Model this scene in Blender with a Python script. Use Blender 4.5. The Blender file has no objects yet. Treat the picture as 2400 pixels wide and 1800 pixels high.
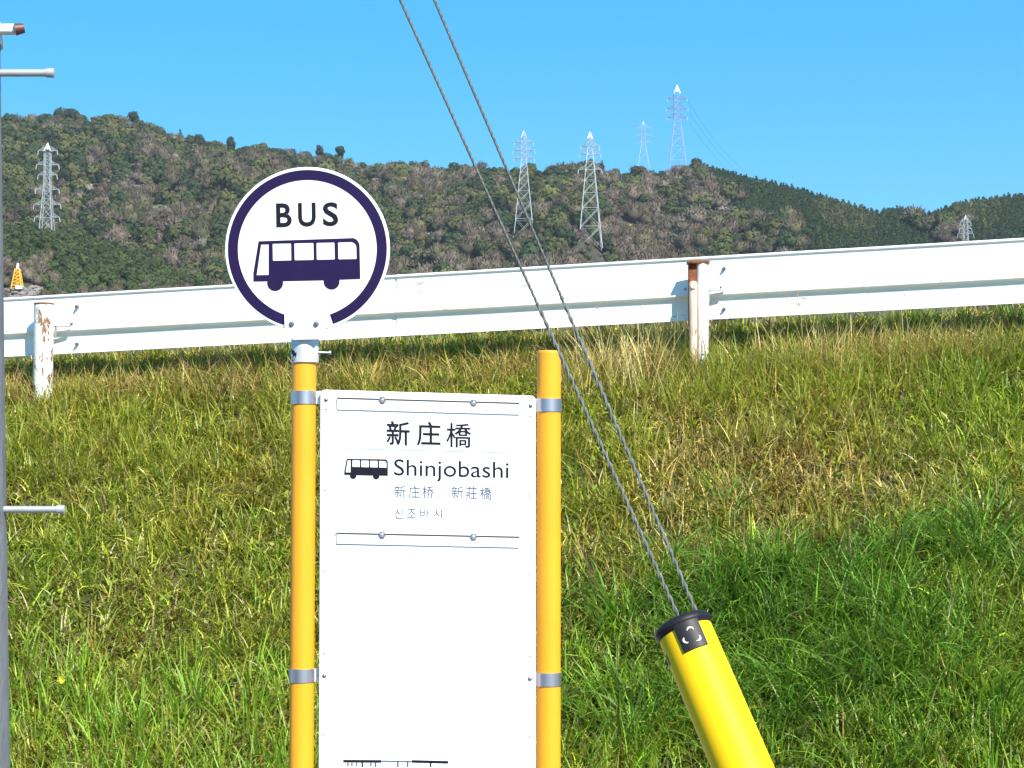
import bpy, math, random
import numpy as np
from mathutils import Vector, Matrix

rng = np.random.default_rng(7)
random.seed(7)
S = bpy.context.scene
C = S.collection
R = math.radians

# ------------------------------------------------------------------ camera
F = 4700.0                 # focal length in pixels of the 2400 px wide photograph
PITCH = R(2.6)
CAM = Vector((0, 0, 1.6))
cd = bpy.data.cameras.new('camera'); cam = bpy.data.objects.new('camera', cd); C.objects.link(cam)
cd.sensor_width = 36; cd.lens = 36*F/2400; cd.clip_start = 0.1; cd.clip_end = 12000
cam.location = CAM; cam.rotation_euler = (math.pi/2+PITCH, 0, 0)
S.camera = cam

# ------------------------------------------------------------------ light
SUN_EL, SUN_AZ = R(44), R(29)       # behind the camera, to its right
w = bpy.data.worlds.new('World'); S.world = w; w.use_nodes = True
nt = w.node_tree; nt.nodes.clear()
sky = nt.nodes.new('ShaderNodeTexSky'); sky.sky_type = 'NISHITA'; sky.sun_disc = False
sky.sun_elevation = SUN_EL; sky.sun_rotation = math.pi - SUN_AZ
sky.air_density = 1.0; sky.dust_density = 0.0; sky.ozone_density = 2.0; sky.altitude = 800
hs = nt.nodes.new('ShaderNodeHueSaturation'); hs.inputs['Saturation'].default_value = 1.62; hs.inputs['Hue'].default_value = 0.492
bg = nt.nodes.new('ShaderNodeBackground'); bg.inputs['Strength'].default_value = 0.100
wo = nt.nodes.new('ShaderNodeOutputWorld')
mxs = nt.nodes.new('ShaderNodeMix'); mxs.data_type = 'RGBA'; mxs.inputs['Factor'].default_value = 0.5   # evens out the gradient, the same in every direction
mxs.inputs['B'].default_value = (.72, 3.35, 6.2, 1); nt.links.new(hs.outputs[0], mxs.inputs['A'])
nt.links.new(sky.outputs[0], hs.inputs['Color']); nt.links.new(mxs.outputs['Result'], bg.inputs['Color']); nt.links.new(bg.outputs[0], wo.inputs['Surface'])
sl = bpy.data.lights.new('sun', 'SUN'); sl.energy = 5.0; sl.angle = R(0.5); sl.color = (1, 0.95, 0.87)
so = bpy.data.objects.new('sun', sl); C.objects.link(so); so.location = (6, -10, 12)
sdir = Vector((math.sin(SUN_AZ)*math.cos(SUN_EL), -math.cos(SUN_AZ)*math.cos(SUN_EL), math.sin(SUN_EL)))
so.rotation_euler = sdir.to_track_quat('Z', 'Y').to_euler()
S.view_settings.view_transform = 'Standard'; S.view_settings.look = 'None'
S.view_settings.gamma = 1.0; S.view_settings.use_curve_mapping = False
S.view_settings.exposure = 0.86
S.cycles.max_bounces = 6; S.cycles.diffuse_bounces = 3; S.cycles.glossy_bounces = 3

# ------------------------------------------------------------------ helpers
RX = Vector((1, 0, 0)); FW = Vector((0, math.cos(PITCH), math.sin(PITCH))); UP = Vector((0, -math.sin(PITCH), math.cos(PITCH)))
def ray(px, py): return FW + RX*((px-1200)/F) + UP*((900-py)/F)
def P(px, py, Y):
    r = ray(px, py); return CAM + r*(Y/r.y)

def link(name, me, mat=None, parent=None, M=None):
    o = bpy.data.objects.new(name, me); C.objects.link(o)
    if mat is not None and me is not None and len(me.materials) == 0: me.materials.append(mat)
    if parent is not None: o.parent = parent
    if M is not None: o.matrix_local = M
    return o
def empty(name, loc):
    o = bpy.data.objects.new(name, None); C.objects.link(o); o.location = loc; o.empty_display_size = 0.2; return o
def tag(o, label=None, cat=None, group=None, kind=None):
    if label: o['label'] = label
    if cat: o['category'] = cat
    if group: o['group'] = group
    if kind: o['kind'] = kind
    return o
def mesh_np(name, V, Fc, cols=None, smooth=False):
    """V (n,3), Fc list of int arrays (m,k)"""
    me = bpy.data.meshes.new(name)
    V = np.asarray(V, np.float32)
    if not isinstance(Fc, list): Fc = [Fc]
    loops = np.concatenate([f.ravel() for f in Fc]).astype(np.int32)
    tot = np.concatenate([np.full(len(f), f.shape[1], np.int32) for f in Fc])
    start = np.concatenate([[0], np.cumsum(tot)[:-1]]).astype(np.int32)
    me.vertices.add(len(V)); me.vertices.foreach_set('co', V.ravel())
    me.loops.add(len(loops)); me.loops.foreach_set('vertex_index', loops)
    me.polygons.add(len(tot)); me.polygons.foreach_set('loop_start', start); me.polygons.foreach_set('loop_total', tot)
    if smooth: me.polygons.foreach_set('use_smooth', np.ones(len(tot), bool))
    me.update(calc_edges=True)
    if cols is not None:
        a = me.color_attributes.new('Col', 'FLOAT_COLOR', 'POINT')
        c = np.ones((len(V), 4), np.float32); c[:, :3] = cols
        a.data.foreach_set('color', c.ravel())
    return me

class MB:
    def __init__(s): s.v = []; s.f = []; s.sm = []
    def add(s, vs, fs, smooth=False):
        b = len(s.v); s.v += [tuple(x) for x in vs]; s.f += [tuple(i+b for i in f) for f in fs]; s.sm += [smooth]*len(fs)
    def box(s, c, d, M=None):
        c = Vector(c); hx, hy, hz = d[0]/2, d[1]/2, d[2]/2
        vs = [c+Vector((x*hx, y*hy, z*hz)) for x in (-1, 1) for y in (-1, 1) for z in (-1, 1)]
        if M is not None: vs = [M @ v for v in vs]
        s.add(vs, [(0,1,3,2),(4,6,7,5),(0,4,5,1),(2,3,7,6),(0,2,6,4),(1,5,7,3)])
    def tube(s, p0, p1, r0, r1=None, n=16, caps=True, smooth=True):
        p0, p1 = Vector(p0), Vector(p1); r1 = r0 if r1 is None else r1
        q = (p1-p0).to_track_quat('Z', 'Y')
        vs = []
        for p, r in ((p0, r0), (p1, r1)):
            for i in range(n):
                a = 2*math.pi*i/n; vs.append(p + q @ Vector((math.cos(a)*r, math.sin(a)*r, 0)))
        s.add(vs, [(i, (i+1) % n, n+(i+1) % n, n+i) for i in range(n)], smooth)
        if caps:
            s.add(vs[:n], [tuple(range(n-1, -1, -1))]); s.add(vs[n:], [tuple(range(n))])
    def revolve(s, prof, p, ax, n=32, smooth=True):
        """prof: list of (r, h) along axis ax from p"""
        q = Vector(ax).to_track_quat('Z', 'Y'); p = Vector(p); vs = []
        for r, h in prof:
            for i in range(n):
                a = 2*math.pi*i/n; vs.append(p + q @ Vector((math.cos(a)*r, math.sin(a)*r, h)))
        fs = [(j*n+i, j*n+(i+1) % n, (j+1)*n+(i+1) % n, (j+1)*n+i) for j in range(len(prof)-1) for i in range(n)]
        s.add(vs, fs, smooth)
    def path(s, pts, rad, n=6, smooth=True):
        pts = [Vector(p) for p in pts]; vs = []
        for k, p in enumerate(pts):
            d = pts[min(k+1, len(pts)-1)] - pts[max(k-1, 0)]
            q = d.to_track_quat('Z', 'Y'); r = rad[k] if hasattr(rad, '__len__') else rad
            for i in range(n):
                a = 2*math.pi*i/n; vs.append(p + q @ Vector((math.cos(a)*r, math.sin(a)*r, 0)))
        fs = [(j*n+i, j*n+(i+1) % n, (j+1)*n+(i+1) % n, (j+1)*n+i) for j in range(len(pts)-1) for i in range(n)]
        s.add(vs, fs, smooth)
    def build(s, name, mat=None, parent=None, M=None, bevel=0):
        me = bpy.data.meshes.new(name); me.from_pydata(s.v, [], s.f)
        me.polygons.foreach_set('use_smooth', s.sm); me.update(); me.set_sharp_from_angle(angle=R(35))
        o = link(name, me, mat, parent, M)
        if bevel:
            b = o.modifiers.new('bevel', 'BEVEL'); b.width = bevel; b.segments = 2; b.limit_method = 'ANGLE'
        return o

def mat(name, col, rough=0.6, metal=0.0, var=0.0, scale=8.0, bump=0.0, bscale=60.0, spec=0.5, col2=None, thr=None, stretch=(1,1,1)):
    """procedural: base colour with noise variation, optional second colour (stains / rust) above a noise threshold"""
    m = bpy.data.materials.new(name); m.use_nodes = True; n = m.node_tree; b = n.nodes['Principled BSDF']
    b.inputs['Roughness'].default_value = rough; b.inputs['Metallic'].default_value = metal
    b.inputs['Specular IOR Level'].default_value = spec
    tc = n.nodes.new('ShaderNodeTexCoord'); mp = n.nodes.new('ShaderNodeMapping'); mp.inputs['Scale'].default_value = stretch
    n.links.new(tc.outputs['Object'], mp.inputs['Vector'])
    nz = n.nodes.new('ShaderNodeTexNoise'); nz.inputs['Scale'].default_value = scale; nz.inputs['Detail'].default_value = 6
    n.links.new(mp.outputs[0], nz.inputs['Vector'])
    rp = n.nodes.new('ShaderNodeValToRGB')
    lo = tuple(max(0, c*(1-var)) for c in col); hi = tuple(min(1, c*(1+var)) for c in col)
    rp.color_ramp.elements[0].position = 0.3; rp.color_ramp.elements[1].position = 0.7
    rp.color_ramp.elements[0].color = (*lo, 1); rp.color_ramp.elements[1].color = (*hi, 1)
    n.links.new(nz.outputs['Fac'], rp.inputs['Fac'])
    out = rp.outputs[0]
    if col2 is not None:
        n2 = n.nodes.new('ShaderNodeTexNoise'); n2.inputs['Scale'].default_value = scale*1.7; n2.inputs['Detail'].default_value = 8; n2.inputs['Roughness'].default_value = 0.65
        n.links.new(mp.outputs[0], n2.inputs['Vector'])
        r2 = n.nodes.new('ShaderNodeValToRGB'); r2.color_ramp.elements[0].position = thr; r2.color_ramp.elements[1].position = thr+0.03
        n.links.new(n2.outputs['Fac'], r2.inputs['Fac'])
        mx = n.nodes.new('ShaderNodeMix'); mx.data_type = 'RGBA'
        n.links.new(r2.outputs[0], mx.inputs['Factor']); n.links.new(out, mx.inputs['A']); mx.inputs['B'].default_value = (*col2, 1)
        out = mx.outputs['Result']
    n.links.new(out, b.inputs['Base Color'])
    if bump:
        nb = n.nodes.new('ShaderNodeTexNoise'); nb.inputs['Scale'].default_value = bscale; nb.inputs['Detail'].default_value = 5
        n.links.new(mp.outputs[0], nb.inputs['Vector'])
        bp = n.nodes.new('ShaderNodeBump'); bp.inputs['Strength'].default_value = bump; bp.inputs['Distance'].default_value = 0.01
        n.links.new(nb.outputs['Fac'], bp.inputs['Height']); n.links.new(bp.outputs[0], b.inputs['Normal'])
    return m
def mat_attr(name, rough=0.7, spec=0.3, transl=0.0, var=0.0, scale=3.0):
    m = bpy.data.materials.new(name); m.use_nodes = True; n = m.node_tree; b = n.nodes['Principled BSDF']
    a = n.nodes.new('ShaderNodeAttribute'); a.attribute_name = 'Col'
    b.inputs['Roughness'].default_value = rough; b.inputs['Specular IOR Level'].default_value = spec
    out = a.outputs['Color']
    if var:
        nz = n.nodes.new('ShaderNodeTexNoise'); nz.inputs['Scale'].default_value = scale; nz.inputs['Detail'].default_value = 5
        tc = n.nodes.new('ShaderNodeTexCoord'); n.links.new(tc.outputs['Object'], nz.inputs['Vector'])
        mr = n.nodes.new('ShaderNodeMapRange'); mr.inputs['From Min'].default_value = .25; mr.inputs['From Max'].default_value = .75
        mr.inputs['To Min'].default_value = 1-var; mr.inputs['To Max'].default_value = 1+var
        n.links.new(nz.outputs['Fac'], mr.inputs['Value'])
        vm = n.nodes.new('ShaderNodeVectorMath'); vm.operation = 'SCALE'
        n.links.new(out, vm.inputs[0]); n.links.new(mr.outputs[0], vm.inputs['Scale']); out = vm.outputs[0]
    n.links.new(out, b.inputs['Base Color'])
    if transl:
        t = n.nodes.new('ShaderNodeBsdfTranslucent'); n.links.new(out, t.inputs['Color'])
        mx = n.nodes.new('ShaderNodeMixShader'); mx.inputs[0].default_value = transl
        n.links.new(b.outputs[0], mx.inputs[1]); n.links.new(t.outputs[0], mx.inputs[2])
        n.links.new(mx.outputs[0], n.nodes['Material Output'].inputs['Surface'])
    return m

WHITE = mat('white_paint', (0.80, 0.80, 0.80), 0.45, var=0.03, scale=5)
PRINTW = mat('white_sheet', (0.78, 0.79, 0.80), 0.35, var=0.02, scale=3)
NAVY = mat('navy_print', (0.013, 0.006, 0.048), 0.6, var=0.08, scale=20, spec=0.15)
INK = mat('dark_ink', (0.009, 0.008, 0.016), 0.6, var=0.1, scale=20, spec=0.15)
INKG = mat('grey_ink', (0.07, 0.08, 0.14), 0.6, var=0.1, scale=30)
INKL = mat('pale_ink', (0.11, 0.11, 0.12), 0.6, var=0.1, scale=30)
LINEB = mat('pale_blue_line', (0.34, 0.42, 0.48), 0.5, var=0.05)
ORANGE = mat('yellow_post_paint', (0.86, 0.36, 0.018), 0.38, var=0.06, scale=4, bump=0.05, bscale=40, col2=(0.55, 0.25, 0.03), thr=0.68)
STEEL = mat('stainless', (0.60, 0.58, 0.62), 0.42, metal=1.0, var=0.1, scale=30, stretch=(1, 1, .1))
GALV = mat('galvanised', (0.62, 0.63, 0.64), 0.5, metal=0.35, var=0.12, scale=40)
BOLT = mat('bolt_steel', (0.22, 0.22, 0.22), 0.4, metal=0.8, var=0.2, scale=200)
BLACK = mat('black_rubber', (0.012, 0.011, 0.014), 0.5, var=0.2, scale=60, spec=0.3)
GUARDY = mat('guard_yellow', (0.90, 0.55, 0.004), 0.55, var=0.03, scale=6, spec=0.25)
RAILW = mat('rail_white_paint', (0.78, 0.79, 0.78), 0.5, var=0.04, scale=3, bump=0.04, bscale=12, col2=(0.42, 0.40, 0.33), thr=0.635, stretch=(1, 1, 3))
POSTW = mat('peeling_post_paint', (0.74, 0.75, 0.72), 0.6, var=0.06, scale=14, col2=(0.22, 0.11, 0.05), thr=0.555, stretch=(1, 1, 0.4), bump=0.3, bscale=60)
RUST = mat('rust', (0.20, 0.055, 0.016), 0.85, var=0.5, scale=35, bump=0.4, bscale=150)
CREAM = mat('cream_rusty_pipe', (0.72, 0.50, 0.38), 0.6, var=0.15, scale=20, col2=(0.35, 0.12, 0.05), thr=0.60, stretch=(1, 1, 0.35))
CONC = mat('pole_concrete', (0.15, 0.155, 0.165), 0.85, var=0.25, scale=25, bump=0.5, bscale=90, stretch=(1, 1, 0.3))
WIRE = mat('wire_strand', (0.105, 0.11, 0.10), 0.6, metal=0.3, var=0.2, scale=60)
ASPH = mat('asphalt', (0.05, 0.05, 0.052), 0.9, var=0.2, scale=30, bump=0.3, bscale=200)
SOIL = mat('slope_soil', (0.060, 0.055, 0.016), 0.95, var=0.45, scale=6, bump=0.6, bscale=30)
PYLW = mat('pylon_steel', (0.42, 0.45, 0.47), 0.55, metal=0.2, var=0.06, scale=1)
PYLSKY = mat('pylon_steel_sky_tint', (0.26, 0.33, 0.50), 0.6, metal=0.2, var=0.06, scale=1)  # galvanised steel; its bluish look against the sky is put into the colour
YTOW = mat('tower_yellow', (0.75, 0.42, 0.03), 0.6, var=0.1, scale=1)

# ------------------------------------------------------------------ terrain
def YR(x): return 11.28 - 0.195*x                     # guardrail line (back face of the beam)
def ZT(x): return 2.771 + 0.0388*x                      # top edge of the rail
def ZC(x): return ZT(x) - 0.62 - 0.05                  # crest of the slope
def slope_z(x, y):
    x = np.asarray(x, float); y = np.asarray(y, float)
    d = (11.28-0.195*x) - y                            # metres in front of the rail
    zc = 2.745 + 0.036*x - 0.66
    d1 = np.clip(d-0.15, -9, None)
    z = zc - np.where(d1 < 0, np.clip(d1, -.58, 0)/2.1 + np.clip(-d1-.70, 0, .9)*.5, d1/1.75) + 0.05*np.sin(1.7*x+0.6*y)*np.clip(d1, 0, 1) + 0.035*np.sin(3.9*x-2.3*y+1)*np.clip(d1, 0, 1)
    return np.maximum(z, 0.06)
# lower verge, foot path and road where the camera and the stop stand
def sheet(name, x0, x1, y0, y1, z, m, kind='structure'):
    me = mesh_np(name, [(x0,y0,z),(x1,y0,z),(x1,y1,z),(x0,y1,z)], np.array([[0,1,2,3]])); return tag(link(name, me, m), kind=kind)
g = sheet('ground', -6000, 6000, -6000, 6000, -0.05, mat('field_ground', (0.07, 0.075, 0.03), 0.95, var=0.4, scale=0.05))
sheet('road', -60, 60, -7, 4.2, 0.0, ASPH)
sheet('path', -60, 60, 4.2, 6.6, 0.04, mat('path_concrete', (0.30, 0.29, 0.27), 0.9, var=0.15, scale=4))
# embankment
xs = np.linspace(-30, 30, 241); ds = np.concatenate([np.linspace(-9, -1.6, 8), np.linspace(-1.4, 0.0, 22), np.linspace(0.15, 4.6, 46)])
XX, DD = np.meshgrid(xs, ds); YY = (11.28-0.195*XX) - DD; ZZ = slope_z(XX, YY)
nr, nc = XX.shape; idx = np.arange(nr*nc).reshape(nr, nc)
q = np.stack([idx[:-1,:-1].ravel(), idx[1:,:-1].ravel(), idx[1:,1:].ravel(), idx[:-1,1:].ravel()], 1)
me = mesh_np('embankment', np.stack([XX.ravel(), YY.ravel(), ZZ.ravel()], 1), q, smooth=True)
tag(link('embankment', me, SOIL), kind='structure')
# road on top of the embankment
me = mesh_np('upper_road', [(-30, YR(-30)+0.7, ZC(-30)+.02),(30, YR(30)+0.7, ZC(30)+.02),(30, YR(30)+8.2, ZC(30)+.02),(-30, YR(-30)+8.2, ZC(-30)+.02)], np.array([[0,1,2,3]]))
tag(link('upper_road', me, ASPH), kind='structure')

# ------------------------------------------------------------------ hills
SKY = np.array([(-1400,330),(-900,300),(-500,272),(0,265),(60,263),(120,262),(200,268),(260,264),(310,274),(345,288),(380,304),(430,312),(480,320),(540,328),(600,334),(660,340),(720,350),(780,360),(820,374),(880,380),(940,378),(1000,383),(1060,388),(1130,394),(1180,392),(1250,387),(1310,382),(1370,374),(1412,376),(1430,396),(1455,404),(1480,398),(1510,390),(1560,398),(1600,394),(1618,378),(1635,368),(1680,380),(1750,400),(1850,420),(1920,440),(2000,463),(2060,480),(2110,470),(2185,485),(2220,472),(2260,457),(2330,449),(2400,440),(2700,400),(3200,360),(3900,330)], float)
def pix_z(py, Y):      # height of a pixel row at depth Y (vectorised)
    t = (900-py)/F
    return 1.6 + Y*(math.sin(PITCH)+t*math.cos(PITCH))/(math.cos(PITCH)-t*math.sin(PITCH))
def z_pix(z, Y):
    s_ = (z-1.6)/Y; c, s = math.cos(PITCH), math.sin(PITCH)
    return 900 - F*(s_*c - s)/(c + s_*s)
def crestD(px): return 900 + 35*np.sin(px*0.0021+1) + 20*np.sin(px*0.0083)
def hill_z(px, D):
    px = np.asarray(px, float); D = np.asarray(D, float)
    Dc = crestD(px); zc = pix_z(np.interp(px, SKY[:,0], SKY[:,1])+26, Dc)
    t = (D-540)/(Dc-540)
    up = 12+(zc-12)*np.clip(t, 0, 1)**0.92 + (5*np.sin(px*0.0093+D*0.012)+3*np.sin(px*0.0231-D*0.017+2)+1.5*np.sin(px*.041+D*.03))*np.clip(4*t*(1-t), 0, 1)
    dn = zc - (D-Dc)*0.45
    return np.where(D <= Dc, up, dn)
LOBE = np.array([(-1400,560),(-500,500),(0,520),(60,516),(140,528),(230,552),(330,590),(400,612),(470,640),(560,690),(650,740),(900,800)], float)
def lobe_z(px, D):
    px = np.asarray(px, float); D = np.asarray(D, float)
    zc = pix_z(np.interp(px, LOBE[:,0], LOBE[:,1])+36, 560.0)
    t = (D-430)/(130.0)
    up = 5+(zc-5)*np.clip(t, 0, 1)**0.9 + 2.5*np.sin(px*0.02+D*.05)*np.clip(4*t*(1-t), 0, 1)
    return np.where(D <= 560, up, zc-(D-560)*0.5)
def fan(name, fz, px0, px1, d0, d1, n, m, col):
    p = np.linspace(px0, px1, n); D = np.linspace(d0, d1, m); PX, DD = np.meshgrid(p, D)
    Z = fz(PX, DD); X = (PX-1200)/F*DD*1.0
    idx = np.arange(PX.size).reshape(PX.shape)
    q = np.stack([idx[:-1,:-1].ravel(), idx[:-1,1:].ravel(), idx[1:,1:].ravel(), idx[1:,:-1].ravel()], 1)
    me = mesh_np(name, np.stack([X.ravel(), DD.ravel(), Z.ravel()], 1), q, smooth=True)
    return tag(link(name, me, col), kind='structure')
HSOIL = mat('hill_soil', (0.055, 0.048, 0.030), 1.0, var=0.4, scale=0.08)
fan('hill', hill_z, -1300, 3700, 500, 1150, 330, 90, HSOIL)
fan('hill', lobe_z, -1300, 880, 420, 700, 120, 50, HSOIL)

# ---- tree crown shapes
def ico(sub=2):
    t = (1+5**.5)/2
    v = np.array([(-1,t,0),(1,t,0),(-1,-t,0),(1,-t,0),(0,-1,t),(0,1,t),(0,-1,-t),(0,1,-t),(t,0,-1),(t,0,1),(-t,0,-1),(-t,0,1)], float)
    f = [(0,11,5),(0,5,1),(0,1,7),(0,7,10),(0,10,11),(1,5,9),(5,11,4),(11,10,2),(10,7,6),(7,1,8),(3,9,4),(3,4,2),(3,2,6),(3,6,8),(3,8,9),(4,9,5),(2,4,11),(6,2,10),(8,6,7),(9,8,1)]
    v = [x/np.linalg.norm(x) for x in v]
    for _ in range(sub-1):
        nf = []; cache = {}
        def mid(a, b):
            k = (min(a,b), max(a,b))
            if k not in cache:
                m = v[a]+v[b]; v.append(m/np.linalg.norm(m)); cache[k] = len(v)-1
            return cache[k]
        for a, b, c in f:
            x, y, z = mid(a,b), mid(b,c), mid(c,a); nf += [(a,x,z),(b,y,x),(c,z,y),(x,y,z)]
        f = nf
    return np.array(v), np.array(f)
ICO1, ICO2 = ico(1), ico(2)
def rot_to(nrm):   # random tangents for normals
    r_ = rng.normal(size=nrm.shape); t = np.cross(nrm, r_); t /= np.linalg.norm(t, axis=1)[:,None]+1e-9
    b = np.cross(nrm, t); return t, b
def tris_at(c, nrm, size, aspect=1.0):
    t, b = rot_to(nrm); s = size[:, None]
    A = c + t*s; B = c - t*s*.5 + b*s*.87*aspect; D = c - t*s*.5 - b*s*.87*aspect
    V = np.stack([A, B, D], 1).reshape(-1, 3); return V, np.arange(len(V)).reshape(-1, 3)
def proto_broad(nl=8, nf=250, core=True, fs=0.115):
    """unit crown: radius 1, z 0..~1.6"""
    L = [(0, 0, .75, .72)]
    for _ in range(nl):
        a = rng.uniform(0, 6.28); r = rng.uniform(.25, .6); L.append((r*math.cos(a), r*math.sin(a), rng.uniform(.35, 1.15), rng.uniform(.32, .5)))
    L = np.array(L); V = []; T = []; K = []; b = 0
    if core:
        for l in L:
            v, f = ICO1; vv = v*l[3]*.88+l[:3]; V.append(vv); T.append(f+b); b += len(vv); K.append(np.full(len(vv), 0.92))
    w_ = L[:,3]**2; pick = rng.choice(len(L), nf*2, p=w_/w_.sum()); d = rng.normal(size=(nf*2, 3)); d[:,2] += .35; d /= np.linalg.norm(d, axis=1)[:,None]
    c = L[pick,:3] + d*L[pick,3][:,None]*rng.uniform(.9, 1.08, nf*2)[:,None]
    ins = np.zeros(len(c), bool)
    for l in L: ins |= np.linalg.norm(c-l[:3], axis=1) < l[3]*.86
    c, d = c[~ins][:nf], d[~ins][:nf]
    nn = d + rng.normal(size=d.shape)*.30; nn /= np.linalg.norm(nn, axis=1)[:,None]
    v, f = tris_at(c, nn, rng.uniform(.7, 1.4, len(c))*fs); V.append(v); T.append(f+b)
    K.append(np.repeat(rng.uniform(.88, 1.15, len(c)), 3))
    return np.concatenate(V), np.concatenate(T), np.concatenate(K)
def proto_bare(nf=230):
    V = []; T = []; K = []; b = 0
    v, f = ICO2; vv = v*np.array([.62, .62, .5])+np.array([0, 0, .72]); vv *= rng.uniform(.85, 1.1, (len(vv), 1)); V.append(vv); T.append(f); b += len(vv); K.append(np.full(len(vv), .92))
    # twigs: thin upward fans
    u = rng.normal(size=(nf, 3)); u[:,2] = np.abs(u[:,2])*.9+.1; u /= np.linalg.norm(u, axis=1)[:,None]
    r0 = rng.uniform(.35, .8, nf)[:,None]; c0 = u*r0*np.array([.95, .95, .75])+np.array([0, 0, .6]); c1 = c0 + (u*np.array([1, 1, 1.0])+np.array([0, 0, .35]))*rng.uniform(.14, .3, nf)[:,None]
    side = np.cross(u, rng.normal(size=u.shape)); side /= np.linalg.norm(side, axis=1)[:,None]; wd = rng.uniform(.02, .055, nf)[:,None]
    vv = np.stack([c0-side*wd*.4, c1+side*wd, c1-side*wd], 1).reshape(-1, 3); V.append(vv); T.append(np.arange(len(vv)).reshape(-1, 3)+b)
    K.append(np.repeat(rng.uniform(.82, 1.25, nf), 3)); b += len(vv)
    # trunk and main limbs, pale
    for k in range(5):
        a = rng.uniform(0, 6.28); rr = 0 if k == 0 else rng.uniform(.2, .5)
        p0 = np.array([0, 0, 0 if k == 0 else .15]); p1 = np.array([rr*math.cos(a), rr*math.sin(a), rng.uniform(.7, 1.0)])
        w0 = np.array([.03, 0, 0]); w1 = np.array([0, .03, 0])
        V.append(np.array([p0-w0, p0+w0, p1, p0-w1, p0+w1, p1])); T.append(np.array([[0, 1, 2], [3, 4, 5]])+b); b += 6; K.append(np.full(6, 1.5))
    return np.concatenate(V), np.concatenate(T), np.concatenate(K)
def proto_cone(nf=60):
    V = []; T = []; K = []
    n = 7; a = np.arange(n)*2*math.pi/n
    base = np.stack([np.cos(a)*.55, np.sin(a)*.55, np.full(n, .1)], 1); V.append(np.vstack([base, [[0, 0, 2.3]]])); T.append(np.array([(i, (i+1) % n, n) for i in range(n)])); K.append(np.full(n+1, .75)); b = n+1
    h = rng.uniform(0, 1, nf)**1.3; ang = rng.uniform(0, 6.28, nf); r = (1-h)*.78+.05
    d = np.stack([np.cos(ang), np.sin(ang), np.full(nf, .35)], 1); d /= np.linalg.norm(d, axis=1)[:,None]
    c = np.stack([np.cos(ang)*r, np.sin(ang)*r, .15+h*2.3], 1); nn = d+rng.normal(size=d.shape)*.35; nn /= np.linalg.norm(nn, axis=1)[:,None]
    v, f = tris_at(c, nn, rng.uniform(.7, 1.3, nf)*.20); V.append(v); T.append(f+b); K.append(np.repeat(rng.uniform(.7, 1.35, nf), 3))
    return np.concatenate(V), np.concatenate(T), np.concatenate(K)
BROAD = [proto_broad() for _ in range(7)]; BARE = [proto_bare() for _ in range(6)]; CONE = [proto_cone() for _ in range(5)]
GREENS = np.array([(.030,.042,.016),(.040,.056,.020),(.064,.074,.024),(.036,.052,.022),(.086,.086,.030),(.052,.066,.020),(.085,.090,.030)])
BROWNS = np.array([(.110,.088,.060),(.135,.108,.078),(.090,.074,.048),(.125,.098,.076),(.150,.126,.090),(.105,.094,.050)])
CEDAR = np.array([(.027,.045,.015),(.024,.040,.015),(.032,.049,.015)])
PALE = np.array([(.38,.31,.28),(.34,.27,.26),(.30,.28,.20)])
FOL = mat_attr('foliage', 0.8, 0.15)
class Wood:
    def __init__(s): s.V = []; s.T = []; s.K = []; s.b = 0; s.n = 0
    def add(s, pr, pos, rad, hgt, col):
        v, f, k = pr; a = rng.uniform(0, 6.28); c, sn = math.cos(a), math.sin(a)
        x = v[:,0]*c-v[:,1]*sn; y = v[:,0]*sn+v[:,1]*c
        s.V.append(np.stack([pos[0]+x*rad, pos[1]+y*rad, pos[2]+v[:,2]*hgt], 1)); s.T.append(f+s.b); s.b += len(v)
        s.K.append(k[:,None]*np.asarray(col)[None]); s.n += 1
    def mesh(s, name): return mesh_np(name, np.concatenate(s.V), np.concatenate(s.T), np.concatenate(s.K))
    def build(s, name, **kw):
        return tag(link(name, s.mesh(name), FOL), **kw)
def pick(a): return a[rng.integers(len(a))]*rng.uniform(.80, 1.25)
def px_X(px, D): return (px-1200)/F*D
mixed, cedar, near = Wood(), Wood(), Wood()
def first_D(px, py):
    for D_ in np.arange(545, float(crestD(px)), 2.0):
        if z_pix(float(hill_z(px, D_)), D_) <= py: return float(D_)
    return float(crestD(px))
CLEAR = [(px, first_D(px, py)) for px, py in ((1228, 556), (1384, 578), (2268, 580))]
def cleared(p, d): return any(abs(p-c) < 40 and q_-38 < d < q_+8 for c, q_ in CLEAR)
def lowf(px, py, s=1.0, ph=0.0): return math.sin(px*.011*s+ph)+math.sin(py*.019*s+px*.004+ph*2)+math.sin((px-py)*.017*s+ph*3)
def lobe_first(px, py):
    for q_ in np.arange(432, 560, 1.0):
        if z_pix(float(lobe_z(px, q_)), q_) <= py: return float(q_)
    return 560.0
YD = lobe_first(37, 684)
DG = (.030, .042, .020); OL = (.13, .14, .034)
SOLO = []; SOLO_AT = []
def _t(*a, **k):
    a = list(a); px, top, D_, rad, hgt = a[:5]
    if D_ < 900:
        Dn = float(crestD(px))
        for q_ in np.arange(545, float(crestD(px)), 1.5):
            if z_pix(float(hill_z(px, q_)), q_) <= top+(hgt*.8)*F/q_: Dn = float(q_); break
        a[2] = Dn
    elif D_ < 1000: a[2] = float(crestD(px))-2; a[1] = top+(9 if rad < 3 else 2); a[4] = max(hgt, 5.5); a[3] = rad
    SOLO.append((a, k)); SOLO_AT.append((px_X(px, a[2]), a[2], rad if D_ < 900 else -3))
def solo_clear(p, d, r=0):
    X_ = px_X(p, d); return any(abs(X_-sx_) < sr_*.75+r*.6 and sd_-11 < d < sd_+3 for sx_, sd_, sr_ in SOLO_AT)
_t(135, 247, 905, 4.2, 8.5, DG, 'left one of the two tall dark trees side by side on the left summit')
_t(163, 250, 905, 3.8, 8, DG, 'right one of the two tall dark trees side by side on the left summit')
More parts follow.
